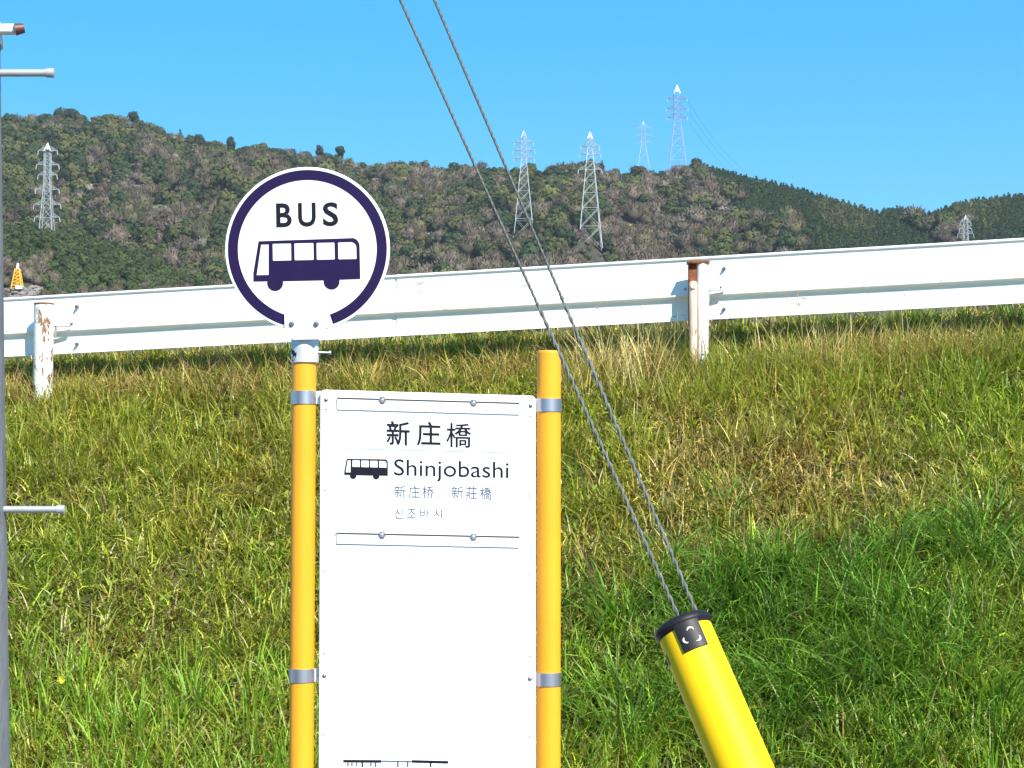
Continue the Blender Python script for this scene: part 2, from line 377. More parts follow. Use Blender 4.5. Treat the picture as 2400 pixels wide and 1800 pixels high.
_t(465, 304, 915, 2.6, 3.4, DG, 'small flat-topped dark tree on the skyline, left one of two lone trees', name='tree')
_t(537, 310, 915, 2.5, 4.0, DG, 'small dark tree on the skyline, right of the flat-topped one')
_t(417, 292, 915, 2.6, 7, DG, 'pointed dark tree on the shoulder of the left-hand ridge', kind='cone')
_t(305, 258, 910, 3.6, 6, DG, 'bushy dark tree where the left summit starts to fall away')
_t(747, 331, 915, 2.6, 5, DG, 'rounded dark tree on the skyline just above the round sign')
_t(795, 338, 915, 3.0, 5, DG, 'dark tree on the skyline above the right edge of the round sign')
_t(1128, 374, 920, 3.6, 5, (.10, .085, .085), 'round bare grey tree on the skyline beside the right guy wire', kind='bare')
_t(1321, 368, 915, 2.0, 6, DG, 'narrow upright dark tree on the skyline between two pylons', kind='cone')
_t(1412, 366, 925, 2.4, 8, DG, 'dark pointed tree at the end of the wooded knob right of the second pylon', kind='cone')
_t(1500, 386, 915, 4.6, 5, (.05, .055, .025), 'low rounded dark tree in the skyline dip below the faint pylon')
_t(1590, 382, 915, 4.4, 6, (.16, .125, .12), 'bare pinkish tree on the skyline at the foot of the tallest pylon', kind='bare')
_t(1636, 363, 925, 2.6, 8, DG, 'first dark conifer at the top of the conifer ridge', kind='cone')
_t(1292, 432, 800, 6.0, 11, OL, 'large olive green tree between the two middle pylons', name='tree')
_t(1478, 522, 720, 2.0, 3, (.36, .30, .05), 'small yellow blossoming tree low on the middle hillside')
_t(1500, 524, 722, 2.2, 2.6, (.34, .26, .16), 'small cream blossoming tree beside the yellow one')
_t(1700, 484, 740, 4.0, 5, (.26, .19, .19), 'pale pink blossom tree at the edge of the conifer ridge')
_t(1675, 498, 738, 3.4, 4, (.24, .17, .12), 'pinkish brown tree just left of the pale blossom tree by the conifers')
_t(62, 322, 860, 4.2, 5, (.25, .21, .19), 'pale grey blossoming tree left of the left pylon top')
_t(178, 312, 880, 2.4, 4, (.27, .23, .21), 'small pale blossoming tree right of and above the left pylon')
_t(212, 386, 820, 3.6, 5, (.28, .22, .20), 'pale pink blossom tree to the right of the left pylon')
_t(275, 402, 815, 4.6, 7, (.19, .15, .15), 'wide mauve bare tree above the reddish tree', kind='bare')
_t(238, 424, 800, 5.2, 5.5, (.12, .055, .050), 'dark reddish tree on the left hillside')
_t(325, 430, 790, 4.2, 5, (.20, .15, .15), 'mauve blossoming tree right of the reddish tree')
_t(405, 448, 780, 2.2, 5, (.24, .24, .13), 'small pale yellow green tree left of the round sign')
_t(372, 478, 770, 4.0, 5, (.17, .18, .11), 'pale green tree below the small yellow green one')
_t(1121, 528, 730, 2.6, 4, (.30, .26, .21), 'pale blossom tree seen just right of the left guy wire')
# conifer plantation on the right-hand ridge, mixed wood everywhere else
def is_cedar(px, py):
    edge = 1735 - 112*min(max((455-py)/90, 0), 1)
    return px > edge + 8*math.sin(py*.09) and not (lowf(px, py, 1.0, 1.5) > 1.25 and py > 505)
D = 560.0
while D < 975:
    row = 4.0
    wide = D*5000/F if False else None
    # visible wood plus a margin on each side
    step = 6.2
    px = -480 + rng.uniform(0, 20)
    while px < 2880:
        d = D + rng.uniform(-2.5, 2.5); p = px + rng.uniform(-8, 8)
        z = float(hill_z(p, d)); py = z_pix(z+4, d)
        if d > float(crestD(p))+14 or py > 760 or solo_clear(p, d, 3.5): px += step/d*F; continue
        if p < 560 and py > np.interp(p, LOBE[:,0], LOBE[:,1])+40: px += step/d*F; continue
        X = px_X(p, d)
        if not is_cedar(p, py):
            gl = lowf(p, py, 1.0, .4); sc = .38 if cleared(p, d) else (.72 if d > float(crestD(p))-22 else 1.0)
            gfrac = .66 if p < 800 else .46
            if p > 2050: gfrac = .5
            green = rng.uniform() < np.clip(gfrac+gl*.16, .05, .97)
            if d > float(crestD(p))-25 and p < 1430: green = rng.uniform() < .82
            u = rng.uniform()
            if green:
                r = rng.uniform(3.2, 5.6)*sc; mixed.add(BROAD[rng.integers(7)], (X, d, z-.5), r, r*rng.uniform(.9, 1.25), pick(GREENS))
            elif u < .035:
                r = rng.uniform(1.8, 3.0); mixed.add(BROAD[rng.integers(7)], (X, d, z), r, r*.9, pick(PALE)*.8)
            else:
                r = rng.uniform(3.4, 6.0)*sc; mixed.add(BARE[rng.integers(6)], (X, d, z-.3), r, r*rng.uniform(.9, 1.25), pick(BROWNS))
        px += step/d*F*rng.uniform(.8, 1.2)
    D += 6.2
D = 640.0
while D < 965:
    px = 1560 + rng.uniform(0, 10)
    while px < 2760:
        d = D + rng.uniform(-1.2, 1.2); p = px + rng.uniform(-3, 3); z = float(hill_z(p, d)); py = z_pix(z+4, d)
        if d <= float(crestD(p))+6 and py < 640 and is_cedar(p, py) and not solo_clear(p, d, 1.5):
            cedar.add(CONE[rng.integers(5)], (px_X(p, d), d, z-.5), rng.uniform(1.9, 2.8), rng.uniform(1.3, 1.7), pick(CEDAR) if lowf(p, py, 1.4, 3) < 1.1 else pick(GREENS))
        px += 2.5/d*F*rng.uniform(.8, 1.2)
    D += 2.9
D = 440.0
while D < 572:
    px = -380.0
    while px < 640:
        d = D + rng.uniform(-2, 2); p = px+rng.uniform(-9, 9); z = float(lobe_z(p, d)); py = z_pix(z+3, d)
        if py < 740:
            brown = (p < 135 and py > 585+30*math.sin(p*.05)) or py > 664
            if 5 < p < 100 and YD-16 < d < YD+3: px += 3.4/d*F; continue
            if brown and rng.uniform() < .8:
                r = rng.uniform(1.8, 2.8); near.add(BARE[rng.integers(6)], (px_X(p, d), d, z-.3), r, r*1.2, pick(BROWNS))
            else:
                r = rng.uniform(1.8, 2.9); near.add(BROAD[rng.integers(7)], (px_X(p, d), d, z-.3), r, r*rng.uniform(1., 1.25), np.array((.046, .066, .020))*rng.uniform(.75, 1.3))
        px += 3.3/d*F*rng.uniform(.8, 1.2)
    D += 3.4
mixed.build('woodland', label='mixed brown and green woodland covering the far hillside', cat='woodland', kind='stuff')
cedar.build('conifer_wood', label='dark green conifer plantation on the right-hand ridge', cat='woodland', kind='stuff')
near.build('evergreen_wood', label='dark evergreen wood on the nearer knoll at the left', cat='woodland', kind='stuff')
print('TREES', mixed.n, cedar.n, near.n, 'tris', sum(len(t) for w_ in (mixed, cedar, near) for t in w_.T))

def solveD(px, py, drop=0.0):     # depth at which the hillside shows at this row (drop = metres below it)
    for D_ in np.arange(545, float(crestD(px)), 2.0):
        if z_pix(float(hill_z(px, D_)), D_) <= py + drop*F/D_: return float(D_)
    return float(crestD(px))
BARK = mat('bark', (0.11, 0.09, 0.07), 0.9, var=0.3, scale=2)
def tree(px, pytop, D, rad, hgt, col, label, cat='tree', kind='broad', name='tree', trunk=None):
    """px,pytop: where its top shows; stands on the hillside at depth D"""
    z = float(hill_z(px, D)); X = px_X(px, D); top = float(pix_z(pytop, D))
    ch = hgt; cb = top-ch                                    # crown bottom
    root = empty(name, (X, D, min(z, cb))); root.empty_display_size = 3
    w_ = Wood(); pr = {'broad': BROAD, 'bare': BARE, 'cone': CONE}[kind][rng.integers(5)]
    zmax = pr[0][:,2].max()
    w_.add(pr, (0, 0, cb-min(z, cb)), rad, ch/zmax, col)
    link('crown', w_.mesh('crown'), FOL, root)
    t = MB(); t.tube((0, 0, -0.5), (0, 0, cb-min(z, cb)+ch*.5), .28, .15, n=6); t.build('trunk', BARK, root)
    tag(root, label, cat); return root
for a_, k_ in SOLO: tree(*a_, **k_)

# ------------------------------------------------------------------ pylons
def pylon(px, tip_y, base_y, D, wtop, wbase, waist_y, arms, label, m, name='pylon', t=1.0, taper=True):
    X = px_X(px, D); zt = float(pix_z(tip_y, D)); zb = float(pix_z(base_y, D)); k = D/F
    zw = float(pix_z(waist_y, D)); root = empty(name, (X, D, zb)); root.empty_display_size = 5
    H = zt-zb; hw = (zw-zb)
    def half(h):
        if h <= hw: return k*(wbase+(wtop-wbase)*(h/hw))/2
        return k*wtop/2
    htop = H-1.4*k*wtop*1.0
    b = MB(); lt, bt = .125*t, .06*t
    hs_ = [0.0]; h = 0
    while h < htop-1.0:
        h = min(htop, h+max(2.2, half(h)*2*.95)); hs_.append(h)
    def corners(h): a = half(h); return [Vector((s1*a, s2*a, h)) for s1, s2 in ((-1,-1),(1,-1),(1,1),(-1,1))]
    for h0, h1 in zip(hs_[:-1], hs_[1:]):
        c0, c1 = corners(h0), corners(h1)
        for i in range(4):
            j = (i+1) % 4
            b.tube(c0[i], c1[i], lt, n=4, caps=False, smooth=False); b.tube(c0[i], c1[j], bt, n=3, caps=False, smooth=False)
            b.tube(c0[j], c1[i], bt, n=3, caps=False, smooth=False); b.tube(c1[i], c1[j], bt, n=3, caps=False, smooth=False)
    b.build('lattice_body', m, root)
    pk = MB()
    for c in corners(htop): pk.tube(c, (0, 0, H), lt, n=4, caps=False)
    c = corners(htop); 
    for f_ in (.3, .6):
        cc = [x.lerp(Vector((0, 0, H)), f_) for x in c]
        for i in range(4): pk.tube(cc[i], cc[(i+1) % 4], bt, n=3, caps=False)
    pk.box((0, 0, H-.5*(H-htop)), (k*wtop*.20, k*wtop*.20, (H-htop)*.6)); pk.build('peak', WHITE if tip_y in (309, 199, 335) else m, root)
    for ay, hw_ in arms:
        za = float(pix_z(ay, D))-zb; L = hw_*k; a = half(za)
        for s in (-1, 1):
            am = MB(); tip = Vector((s*L, 0, za))
            for yy in (-a, a):
                am.tube((s*a, yy, za), tip, lt*.8, n=4, caps=False); am.tube((s*a, yy, za+1.5), tip, bt*1.2, n=4, caps=False)
                am.tube((s*(a+L)/2, yy/2, za), (s*a, yy, za+1.5), bt, n=3, caps=False)
            arm = am.build('crossarm', m, root)
            ins = MB(); ins.tube((s*L, 0, za), (s*(L+.25), 0, za-1.6), .16*t, n=5); ins.build('insulator', PYLW, arm)
    tag(root, label, 'pylon', 'pylons on the hills'); return root
pylon(105, 335, 540, 700, 14, 30, 430, [(353,22),(386,26),(410,22),(444,27),(479,31),(509,29)], 'white six-armed pylon standing on the left hillside', PYLW, t=1.05)
pylon(1228, 306, 560, CLEAR[0][1], 12, 48, 378, [(334,22),(352,25),(371,24)], 'pale lattice pylon between the guy wires and the round-topped knob', PYLW, t=1.0)
pylon(1384, 309, 585, CLEAR[1][1], 12, 56, 350, [(343,21),(361,24),(397,27)], 'pale lattice pylon with a bright peak, second from the guy wires', PYLW, t=1.05)
pylon(1510, 283, 410, 1750, 10, 34, 340, [(300,20),(317,22),(334,20)], 'faint distant pylon, smaller, standing left of the tallest one', PYLW, t=.9)
pylon(1590, 199, 420, 980, 15, 46, 285, [(231,23),(254,25),(275,23)], 'tallest pylon on the skyline, bluish with bright peak', PYLSKY, t=1.25)
pylon(2268, 505, 600, CLEAR[2][1], 9, 17, 548, [(521,12),(536,14),(548,18)], 'small grey pylon low in front of the right-hand ridge', PYLW, t=.8)
# yellow tower
def ytower():
    px, D = 37, YD; k = D/F; X = px_X(px, D); zb = float(pix_z(678, D)); H = float(pix_z(617, D))-zb
    root = empty('lattice_tower', (X, D, zb)); b = MB()
    for i in range(4):
        s1, s2 = ((-1,-1),(1,-1),(1,1),(-1,1))[i]; s3, s4 = ((-1,-1),(1,-1),(1,1),(-1,1))[(i+1) % 4]
        for q_ in range(6):
            h0, h1 = H*.78*q_/6, H*.78*(q_+1)/6; w0, w1 = k*(12-1.2*q_), k*(12-1.2*(q_+1))
            b.tube((s1*w0, s2*w0, h0), (s1*w1, s2*w1, h1), .17, n=4, caps=False); b.tube((s1*w0, s2*w0, h0), (s3*w1, s4*w1, h1), .12, n=4, caps=False)
            b.tube((s1*w1, s2*w1, h1), (s3*w1, s4*w1, h1), .10, n=4, caps=False)
    b.build('lattice_frame', YTOW, root)
    c = MB(); c.tube((0, 0, 0), (0, 0, H*.8), k*6, k*3.2, n=8); c.build('casing', YTOW, root)
    p = MB(); p.tube((0, 0, H*.72), (0, 0, H), k*4.5, k*2.2, n=8); p.build('white_top', WHITE, root)
    f = MB(); f.box((k*6, 0, .4), (k*14, 3, .9)); f.build('white_base', WHITE, root)
    tag(root, 'small tapered yellow tower with white top at the far left, above the guardrail', 'tower')
ytower()
def rubble():
    b = MB()
    for _ in range(60):
        p = rng.uniform(8, 110); py = rng.uniform(676, 702); dd = lobe_first(p, py); z = float(lobe_z(p, dd)); s = rng.uniform(.5, 1.5)
        v, f = ICO1; v2 = v*rng.uniform(.6, 1.2, (12, 1))*s; b.add([(px_X(p, dd)+x[0], dd+x[1], z+x[2]*.6) for x in v2], [tuple(t) for t in f])
    o = b.build('rubble', mat('grey_rubble', (.20, .18, .16), .95, var=.3, scale=.5)); tag(o, 'grey rubble around the foot of the yellow tower', 'rubble', kind='stuff')
rubble()
# conductors of the tallest pylon, running down to the right behind the ridge
for i, (ay, hw_, y2) in enumerate(((231, 23, 420), (254, 25, 432), (275, 23, 445))):
    A = P(1590+hw_, ay+8, 980); B = P(1800, y2, 1400); pts = []
    for k in range(25):
        t = k/24; p = A.lerp(B, t); p.z -= 9*4*t*(1-t); pts.append(p)
    b = MB(); b.path(pts, .05, n=4); o = b.build('power_line', WIRE)
    tag(o, ['uppermost', 'middle', 'lowest'][i]+' thin conductor running right from the tallest pylon', 'power line', 'power lines of the tallest pylon')
b = MB(); pts = []
for k in range(25):
    t = k/24; p = P(2286, 548, CLEAR[2][1]).lerp(P(2600, 556, 600), t); p.z -= 2*4*t*(1-t); pts.append(p)
b.path(pts, .05, n=4); tag(b.build('power_line', WIRE), 'thin conductor running right from the small grey pylon', 'power line')

# ------------------------------------------------------------------ guardrail
def rail():
    root = empty('guardrail', (0, YR(0), ZC(0)))
    O = Vector(root.location)
    # direction along the rail and outward normal (towards the camera)
    d = Vector((1, -0.195, 0.036)).normalized(); nrm = Vector((-0.195, -1, 0)).normalized()
    prof = [(0.0, -.036), (.0, -.030), (.010, -.026), (.030, -.026), (.050, -.036), (.10, -.039), (.30, -.039), (.42, -.034), (.56, -.012), (.60, -.008), (.62, -.010), (.65, -.031), (.68, -.037), (.80, -.039), (.93, -.038), (.975, -.034), (.988, -.028), (1.0, -.028)]
    HB = 0.352
    def pt(x, f, dep, th=0):
        base = Vector((x, YR(x), ZT(x)-f*HB)); return base + nrm*(dep+th)
    def beam(x0, x1, off):
        b = MB(); n = max(2, int((x1-x0)/.35)); vs = []
        for i in range(n+1):
            x = x0+(x1-x0)*i/n; wob = .004*math.sin(x*2.1)+.003*math.sin(x*5.3)
            for f, dep in prof: vs.append(pt(x, f, dep+off+wob)-O)
            for f, dep in reversed(prof): vs.append(pt(x, f, dep+off+wob-.004)-O)
        m_ = 2*len(prof); fs = []
        for i in range(n):
            for j in range(m_):
                k = (j+1) % m_; fs.append((i*m_+j, i*m_+k, (i+1)*m_+k, (i+1)*m_+j))
        fs.append(tuple(range(m_))); fs.append(tuple(n*m_+j for j in reversed(range(m_))))
        b.add(vs, fs); o = b.build('beam', RAILW, root); return o
    xj = (987-1200)/F*(YR(-.5))
    beam(xj-4.05, xj+.02, 0.0); beam(xj-.02-.13, xj+3.95, .005); beam(xj+3.8, xj+8, 0.0); beam(xj-8, xj-3.9, .005)
    def X_at(px):   # x of the rail line seen at pixel column px
        t = (px-1200)/F; return t*11.28/(1+0.195*t)
    def bolt(px, py, r=.011, dep=-.03):
        x = X_at(px); yy = YR(x); p = P(px, py, yy) + nrm*dep
        b = MB(); b.tube(p-O-nrm*.05, p-O+nrm*.012, r, n=6, smooth=False); b.tube(p-O-nrm*.05, p-O+nrm*.024, r*.6, n=8)
        b.build('bolt', BOLT, root)
    for px, py in ((176, 718), (165, 759), (176, 806), (1696, 629), (1689, 673), (1696, 724), (1606, 677)): bolt(px, py)
    # posts
    def post(px, wpx, style):
        x = X_at(px); zt = ZT(x); c = Vector((x, YR(x), 0)) + nrm*.075; cz = ZC(x)
        top = zt-.045; r = .057
        o_ = MB()
        o_.revolve([(r, -1.0), (r, .0), (r*.93, .002), (r*.93, -.25)], c-O+Vector((0, 0, top)), (0, 0, 1), n=24)
        # a slotted, dented pipe
        return c, top, r, cz, o_
    for px, style in ((-1500, 0), (113, 0), (1641, 1), (3150, 0)):
        x = X_at(px); zt = ZT(x); c = Vector((x, YR(x), 0)) + nrm*.078; r = .056
        top = pz = float(P(px, 717 if px == 113 else 622, YR(x)).z) if style == 1 or px == 113 else zt-.04
        cc = c-O+Vector((0, 0, top)); b = MB()
        prof2 = [(r, -1.1), (r, -.30), (r*1.02, -.22), (r, -.1), (r, 0), (r*.9, .003), (r*.9, -.35)]
        if style == 0:
            b.revolve(prof2, cc, (0, 0, 1), n=28); p = b.build('post', POSTW, root)
            rb = MB(); rb.revolve([(r*.98, .0), (r*1.03, .001), (r*1.03, .010), (r*.86, .011), (r*.86, -.1)], cc, (0, 0, 1), n=28); rb.build('rusty_rim', RUST, p)
            fl = MB()   # rusty flake down the left of the pipe
            q0 = []
            for k in range(9):
                h = -.002-.105*k/8; a1 = R(198+6*math.sin(k*1.7)); a0 = R(250+12*math.sin(k*1.3+1)-k*1.5)
                for a in (a1, a0): q0.append(cc+Vector((math.cos(a)*r*1.025, math.sin(a)*r*1.025, h)))
            fl.add(q0, [(2*i, 2*i+2, 2*i+3, 2*i+1) for i in range(8)]); fl.build('rust_patch', RUST, p)
            ft = MB(); q0 = []
            for k in range(9):
                h = -.12-.10*k/8; a1 = R(306); a0 = R(313+4*math.sin(k*2.))
                for a in (a1, a0): q0.append(cc+Vector((math.cos(a)*r*1.03, math.sin(a)*r*1.03, h)))
            ft.add(q0, [(2*i, 2*i+2, 2*i+3, 2*i+1) for i in range(8)]); ft.build('rust_streak', RUST, p)
        else:
            r2 = .033
            # white half on the right, rusty inner channel on the left, cream conduit in front of it
            b.revolve([(r2*.78, -1.1), (r2*.92, -.45), (r2, -.2), (r2, 0), (r2*.85, .002), (r2*.85, -.2)], cc+Vector((.024, -.008, 0)), (0, 0, 1), n=22); p = b.build('post', WHITE, root)
            rb = MB(); rb.box(cc+Vector((-.024, .012, -.17)), (.058, .05, .34)); rb.box(cc+Vector((.0, .0, .006)), (.122, .085, .016)); rb.box(cc+Vector((-.006, .0, -.5)), (.020, .03, 1.0)); rb.build('rusty_channel', RUST, p, bevel=.004)
            cp = MB(); cp.revolve([(.021, -1.1), (.022, -.4), (.023, -.115), (.018, -.10), (.0, -.096)], cc+Vector((-.030, -.030, 0)), (0, 0, 1), n=16); cp.tube(cc+Vector((-.030, -.060, -.125)), cc+Vector((-.030, -.02, -.125)), .017, n=14); cp.build('conduit', CREAM, p)
        # bracket between post and beam
        br = MB(); hz = float(P(px, 0, YR(x)).z); zb = ZT(x)-.60*HB
        br.box(cc+Vector((.055, .035, zb-top+.02)), (.19, .02, .006)); br.box(cc+Vector((.062, .035, zb-top-.012)), (.010, .02, .066))
        br.build('bracket', mat('bracket_steel', (.30, .29, .26), .6, metal=.4, var=.3, scale=60) if px == -1500 else bpy.data.materials['bracket_steel'], root)
    tag(root, 'long white road guardrail on peeling rusty posts along the top of the grass bank', 'guardrail')
rail()

# ------------------------------------------------------------------ haze
def haze(dens):
    m = bpy.data.materials.new('haze_air'); m.use_nodes = True; n = m.node_tree; n.nodes.clear()
    o = n.nodes.new('ShaderNodeOutputMaterial'); v = n.nodes.new('ShaderNodeVolumePrincipled'); v.inputs['Density'].default_value = dens
    v.inputs['Color'].default_value = (.80, .86, .95, 1); v.inputs['Anisotropy'].default_value = .2
    n.links.new(v.outputs[0], o.inputs['Volume'])
    b = MB(); b.box((0, 700, 170), (3200, 2800, 345)); tag(b.build('haze', m), kind='stuff')
haze(0.00010)

# ------------------------------------------------------------------ grass on the bank
def on_slope(px, py):   # world point where a pixel meets the bank
    r = ray(px, py); lo, hi = 6.0, 13.0
    for _ in range(40):
        m_ = (lo+hi)/2; p = CAM + r*(m_/r.y)
        if p.z > float(slope_z(p.x, p.y)) : lo = m_
        else: hi = m_
    return CAM + r*(lo/r.y)
def blades(base, L, W, head, lean, curl, col, tipc=None, seg=3, name='grass', upz=None):
    """curved tapering blades. base (n,3); head = heading angle; lean = initial tilt; curl = extra tilt to the tip"""
    n = len(base); pts = []; ang = lean.copy(); p = base.copy(); hd = np.stack([np.cos(head), np.sin(head), np.zeros(n)], 1)
    tw = rng.uniform(-.8, .8, n); side0 = np.stack([-np.sin(head+tw), np.cos(head+tw), rng.normal(size=n)*.25], 1)
    V = []
    for k in range(seg+1):
        f = k/seg
        w_ = W*(1-f**1.6)*(.75+.5*f*(1-f)*2)
        if k < seg: V += [p-side0*w_[:,None]*.5, p+side0*w_[:,None]*.5]
        else: V += [p]
        ang = lean+curl*(f+.5/seg)
        stp = (L/seg)[:,None]
        p = p + stp*(hd*np.sin(ang)[:,None] + np.array([0, 0, 1.0])*np.cos(ang)[:,None])
        hd = hd  # same plane
    V = np.stack(V, 1); m_ = V.shape[1]; b = (np.arange(n)*m_)[:,None]
    quads = np.concatenate([b+np.array([[2*k, 2*k+1, 2*k+3, 2*k+2]]) for k in range(seg-1)]); tri = b+np.array([[2*seg-2, 2*seg-1, 2*seg]])
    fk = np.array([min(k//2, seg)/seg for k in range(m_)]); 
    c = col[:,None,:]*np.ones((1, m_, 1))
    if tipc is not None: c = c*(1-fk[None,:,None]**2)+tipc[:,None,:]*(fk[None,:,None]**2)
    return V.reshape(-1, 3), [quads, tri], c.reshape(-1, 3)
def sn(x, y, *k):   # cheap smooth noise from sines
    s = 0
    for i, (a, b_, c) in enumerate(k): s = s+np.sin(a*x+b_*y+c)
    return s/len(k)
GRASS = mat_attr('grass_blades', 0.5, 0.4, transl=0.38)
GRASS2 = mat_attr('dry_grass_blades', 0.7, 0.25, transl=0.2)
def patch(x, y, cx, cy, rx, ry): return np.exp(-(((x-cx)/rx)**2+((y-cy)/ry)**2))
pt_ = {k: on_slope(*v) for k, v in dict(dryc=(1620,1060), dryb=(1590,1330), dryr=(1900,1180), lush=(2050,1560), lush2=(1700,1400), bl=(300,1700), lt=(120,1010), br=(1350,1620), brn=(1160,1640), tr=(2200,820), rt=(2330,900), red=(1830,1290), gl=(560,1750), ts=(1440,900), ts2=(1560,850), ts3=(1960,860)).items()}
def scatter(n, x0=-3.7, x1=3.7, d0=-.8, d1=4.3):
    x = rng.uniform(x0, x1, n); d = rng.uniform(d0, d1, n); y = (11.28-0.195*x)-d
    keep = (y > 7.3) & (np.abs(x) < y*0.30+0.25); return x[keep], y[keep], d[keep]
def Pm(nm, x, y, rx, ry): p = pt_[nm]; return patch(x, y, p.x, p.y, rx, ry)
# --- ground layer: short dense mixed grass in tufts
N = 230000
x, y, d = scatter(N)
# gather into tufts
nt_ = 5200; tx, ty, td = scatter(nt_); ti = rng.integers(len(tx), size=len(x)); tuft = rng.uniform(size=len(x)) < .72
x = np.where(tuft, tx[ti]+rng.normal(size=len(x))*.030, x); y = np.where(tuft, ty[ti]+rng.normal(size=len(x))*.030, y)
th = rng.uniform(0, 6.28, len(tx)); d = (11.28-0.195*x)-y
green = 0.28 + .45*Pm('lush', x, y, .85, .75)+.5*Pm('lush2', x, y, .6, .35)+.42*np.clip((d-2.9)/1.1, 0, 1)+.28*Pm('rt', x, y, .7, 1.4)+.25*Pm('br', x, y, .5, .5) + .20*sn(x, y, (2.1, 1.3, 0), (-1.4, 3.1, 1), (4.3, -2.2, 2)) - .25*Pm('dryc', x, y, .6, .7)-.22*Pm('dryr', x, y, .8, .4)-.30*Pm('dryb', x, y, .4, .25)
tg = rng.normal(size=len(tx))*.16; green = np.clip(green + np.where(tuft, tg[ti], 0) + rng.normal(size=len(x))*.10, 0, 1)
cA = np.array((.370, .300, .050)); cB = np.array((.300, .335, .032)); cC = np.array((.190, .310, .020)); cD = np.array((.110, .215, .014))
def ramp(g):
    g = g[:,None]; r1 = cA*(1-g/.35)+cB*(g/.35); r2 = cB*(1-(g-.35)/.35)+cC*((g-.35)/.35); r3 = cC*(1-(g-.7)/.3)+cD*((g-.7)/.3)
    return np.where(g < .35, r1, np.where(g < .7, r2, r3))
col = ramp(green)
dead = (rng.uniform(size=len(x)) < np.clip(.06+.24*sn(x, y, (3.3, 2.1, 1), (-2.4, 4.1, 2), (6.3, 3.2, 0))+.14*Pm('dryc', x, y, .7, .8)+.18*Pm('dryr', x, y, .9, .5)+.4*Pm('brn', x, y, .4, .3)+.5*Pm('red', x, y, .25, .15)-.25*Pm('lush', x, y, .9, .8), .04, .7))
col[dead] = np.array([(.26, .15, .055), (.34, .23, .085), (.15, .09, .04)])[rng.integers(3, size=dead.sum())]
tint = np.where(tuft, rng.uniform(.72, 1.28, len(tx))[ti], 1)
col = col*(np.exp(rng.normal(size=len(x))*.42-.10)*tint)[:,None]
pale = rng.uniform(size=len(x)) < .035*(1+sn(x, y, (2.7, 1.9, 2), (-4.1, 3.3, 0)))
col[pale] = np.array([.62, .62, .28])*rng.uniform(.7, 1.15, (pale.sum(), 1))
lushw = np.clip(Pm('lush', x, y, .8, .6)+.6*Pm('lush2', x, y, .5, .35), 0, 1)
L = rng.uniform(.07, .19, len(x))*(1+.5*np.clip(green-.4, 0, 1))*(1+.7*lushw); W = rng.uniform(.006, .0135, len(x))
head = np.where(tuft & (rng.uniform(size=len(x)) < .5), th[ti]+rng.normal(size=len(x))*.7, rng.uniform(0, 6.28, len(x)))
head = head + 0*head; lean = rng.uniform(.05, 1.0, len(x)); curl = rng.uniform(.1, 2.3, len(x))
bz = slope_z(x, y)-.005
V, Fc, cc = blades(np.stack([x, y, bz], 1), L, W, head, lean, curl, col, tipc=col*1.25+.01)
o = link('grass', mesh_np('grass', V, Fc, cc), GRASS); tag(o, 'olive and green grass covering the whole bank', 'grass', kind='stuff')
# --- long lush dark green tufts, lower right
def tufts(centres, nb, Lr, col0, name, label, matl, wr=(.007, .014), spread=.05, curlr=(.9, 2.4), jit=.22):
    Vs = []; Qs = []; Ts = []; Cs = []; b = 0
    for (cx, cy) in centres:
        n = int(nb*rng.uniform(.7, 1.3)); bx = cx+rng.normal(size=n)*spread; by = cy+rng.normal(size=n)*spread
        hd = np.arctan2(by-cy, bx-cx)+rng.normal(size=n)*.6
        base = np.stack([bx, by, slope_z(bx, by)-.01], 1); c = np.array(col0)[None]*rng.uniform(1-jit*1.5, 1+jit*1.8, (n, 1))*rng.uniform(1-jit*.5, 1+jit*.5, (n, 3))
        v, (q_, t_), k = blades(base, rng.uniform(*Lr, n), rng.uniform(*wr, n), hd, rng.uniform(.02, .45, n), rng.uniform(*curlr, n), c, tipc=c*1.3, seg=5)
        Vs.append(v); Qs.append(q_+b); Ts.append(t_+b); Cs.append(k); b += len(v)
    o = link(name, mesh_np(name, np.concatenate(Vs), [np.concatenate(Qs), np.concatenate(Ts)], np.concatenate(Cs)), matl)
    return tag(o, label, 'grass', kind='stuff')
def around(nm, n, rx, ry):
    p = pt_[nm]; return list(zip(p.x+rng.normal(size=n)*rx, p.y+rng.normal(size=n)*ry))
tufts(around('lush', 62, .50, .38)+around('lush2', 12, .3, .12), 66, (.22, .46), (.120, .225, .026), 'lush_grass', 'long dark green arching grass beside the yellow guy cover', GRASS, jit=.38)
sx, sy, sd = scatter(260); 
tufts([(a, b_) for a, b_, c_ in zip(sx, sy, sd) if c_ > .3], 22, (.10, .22), (.25, .32, .036), 'tall_grass', 'taller bright green tufts scattered over the bank', GRASS, wr=(.005, .010), spread=.035, curlr=(.3, 1.2))
sx, sy, sd = scatter(420, d0=2.5)
tufts(list(zip(sx, sy)), 26, (.15, .29), (.21, .36, .026), 'tall_grass', 'upright fresh green grass along the lower edge of the bank', GRASS, wr=(.006, .011), spread=.06, curlr=(.2, .9))
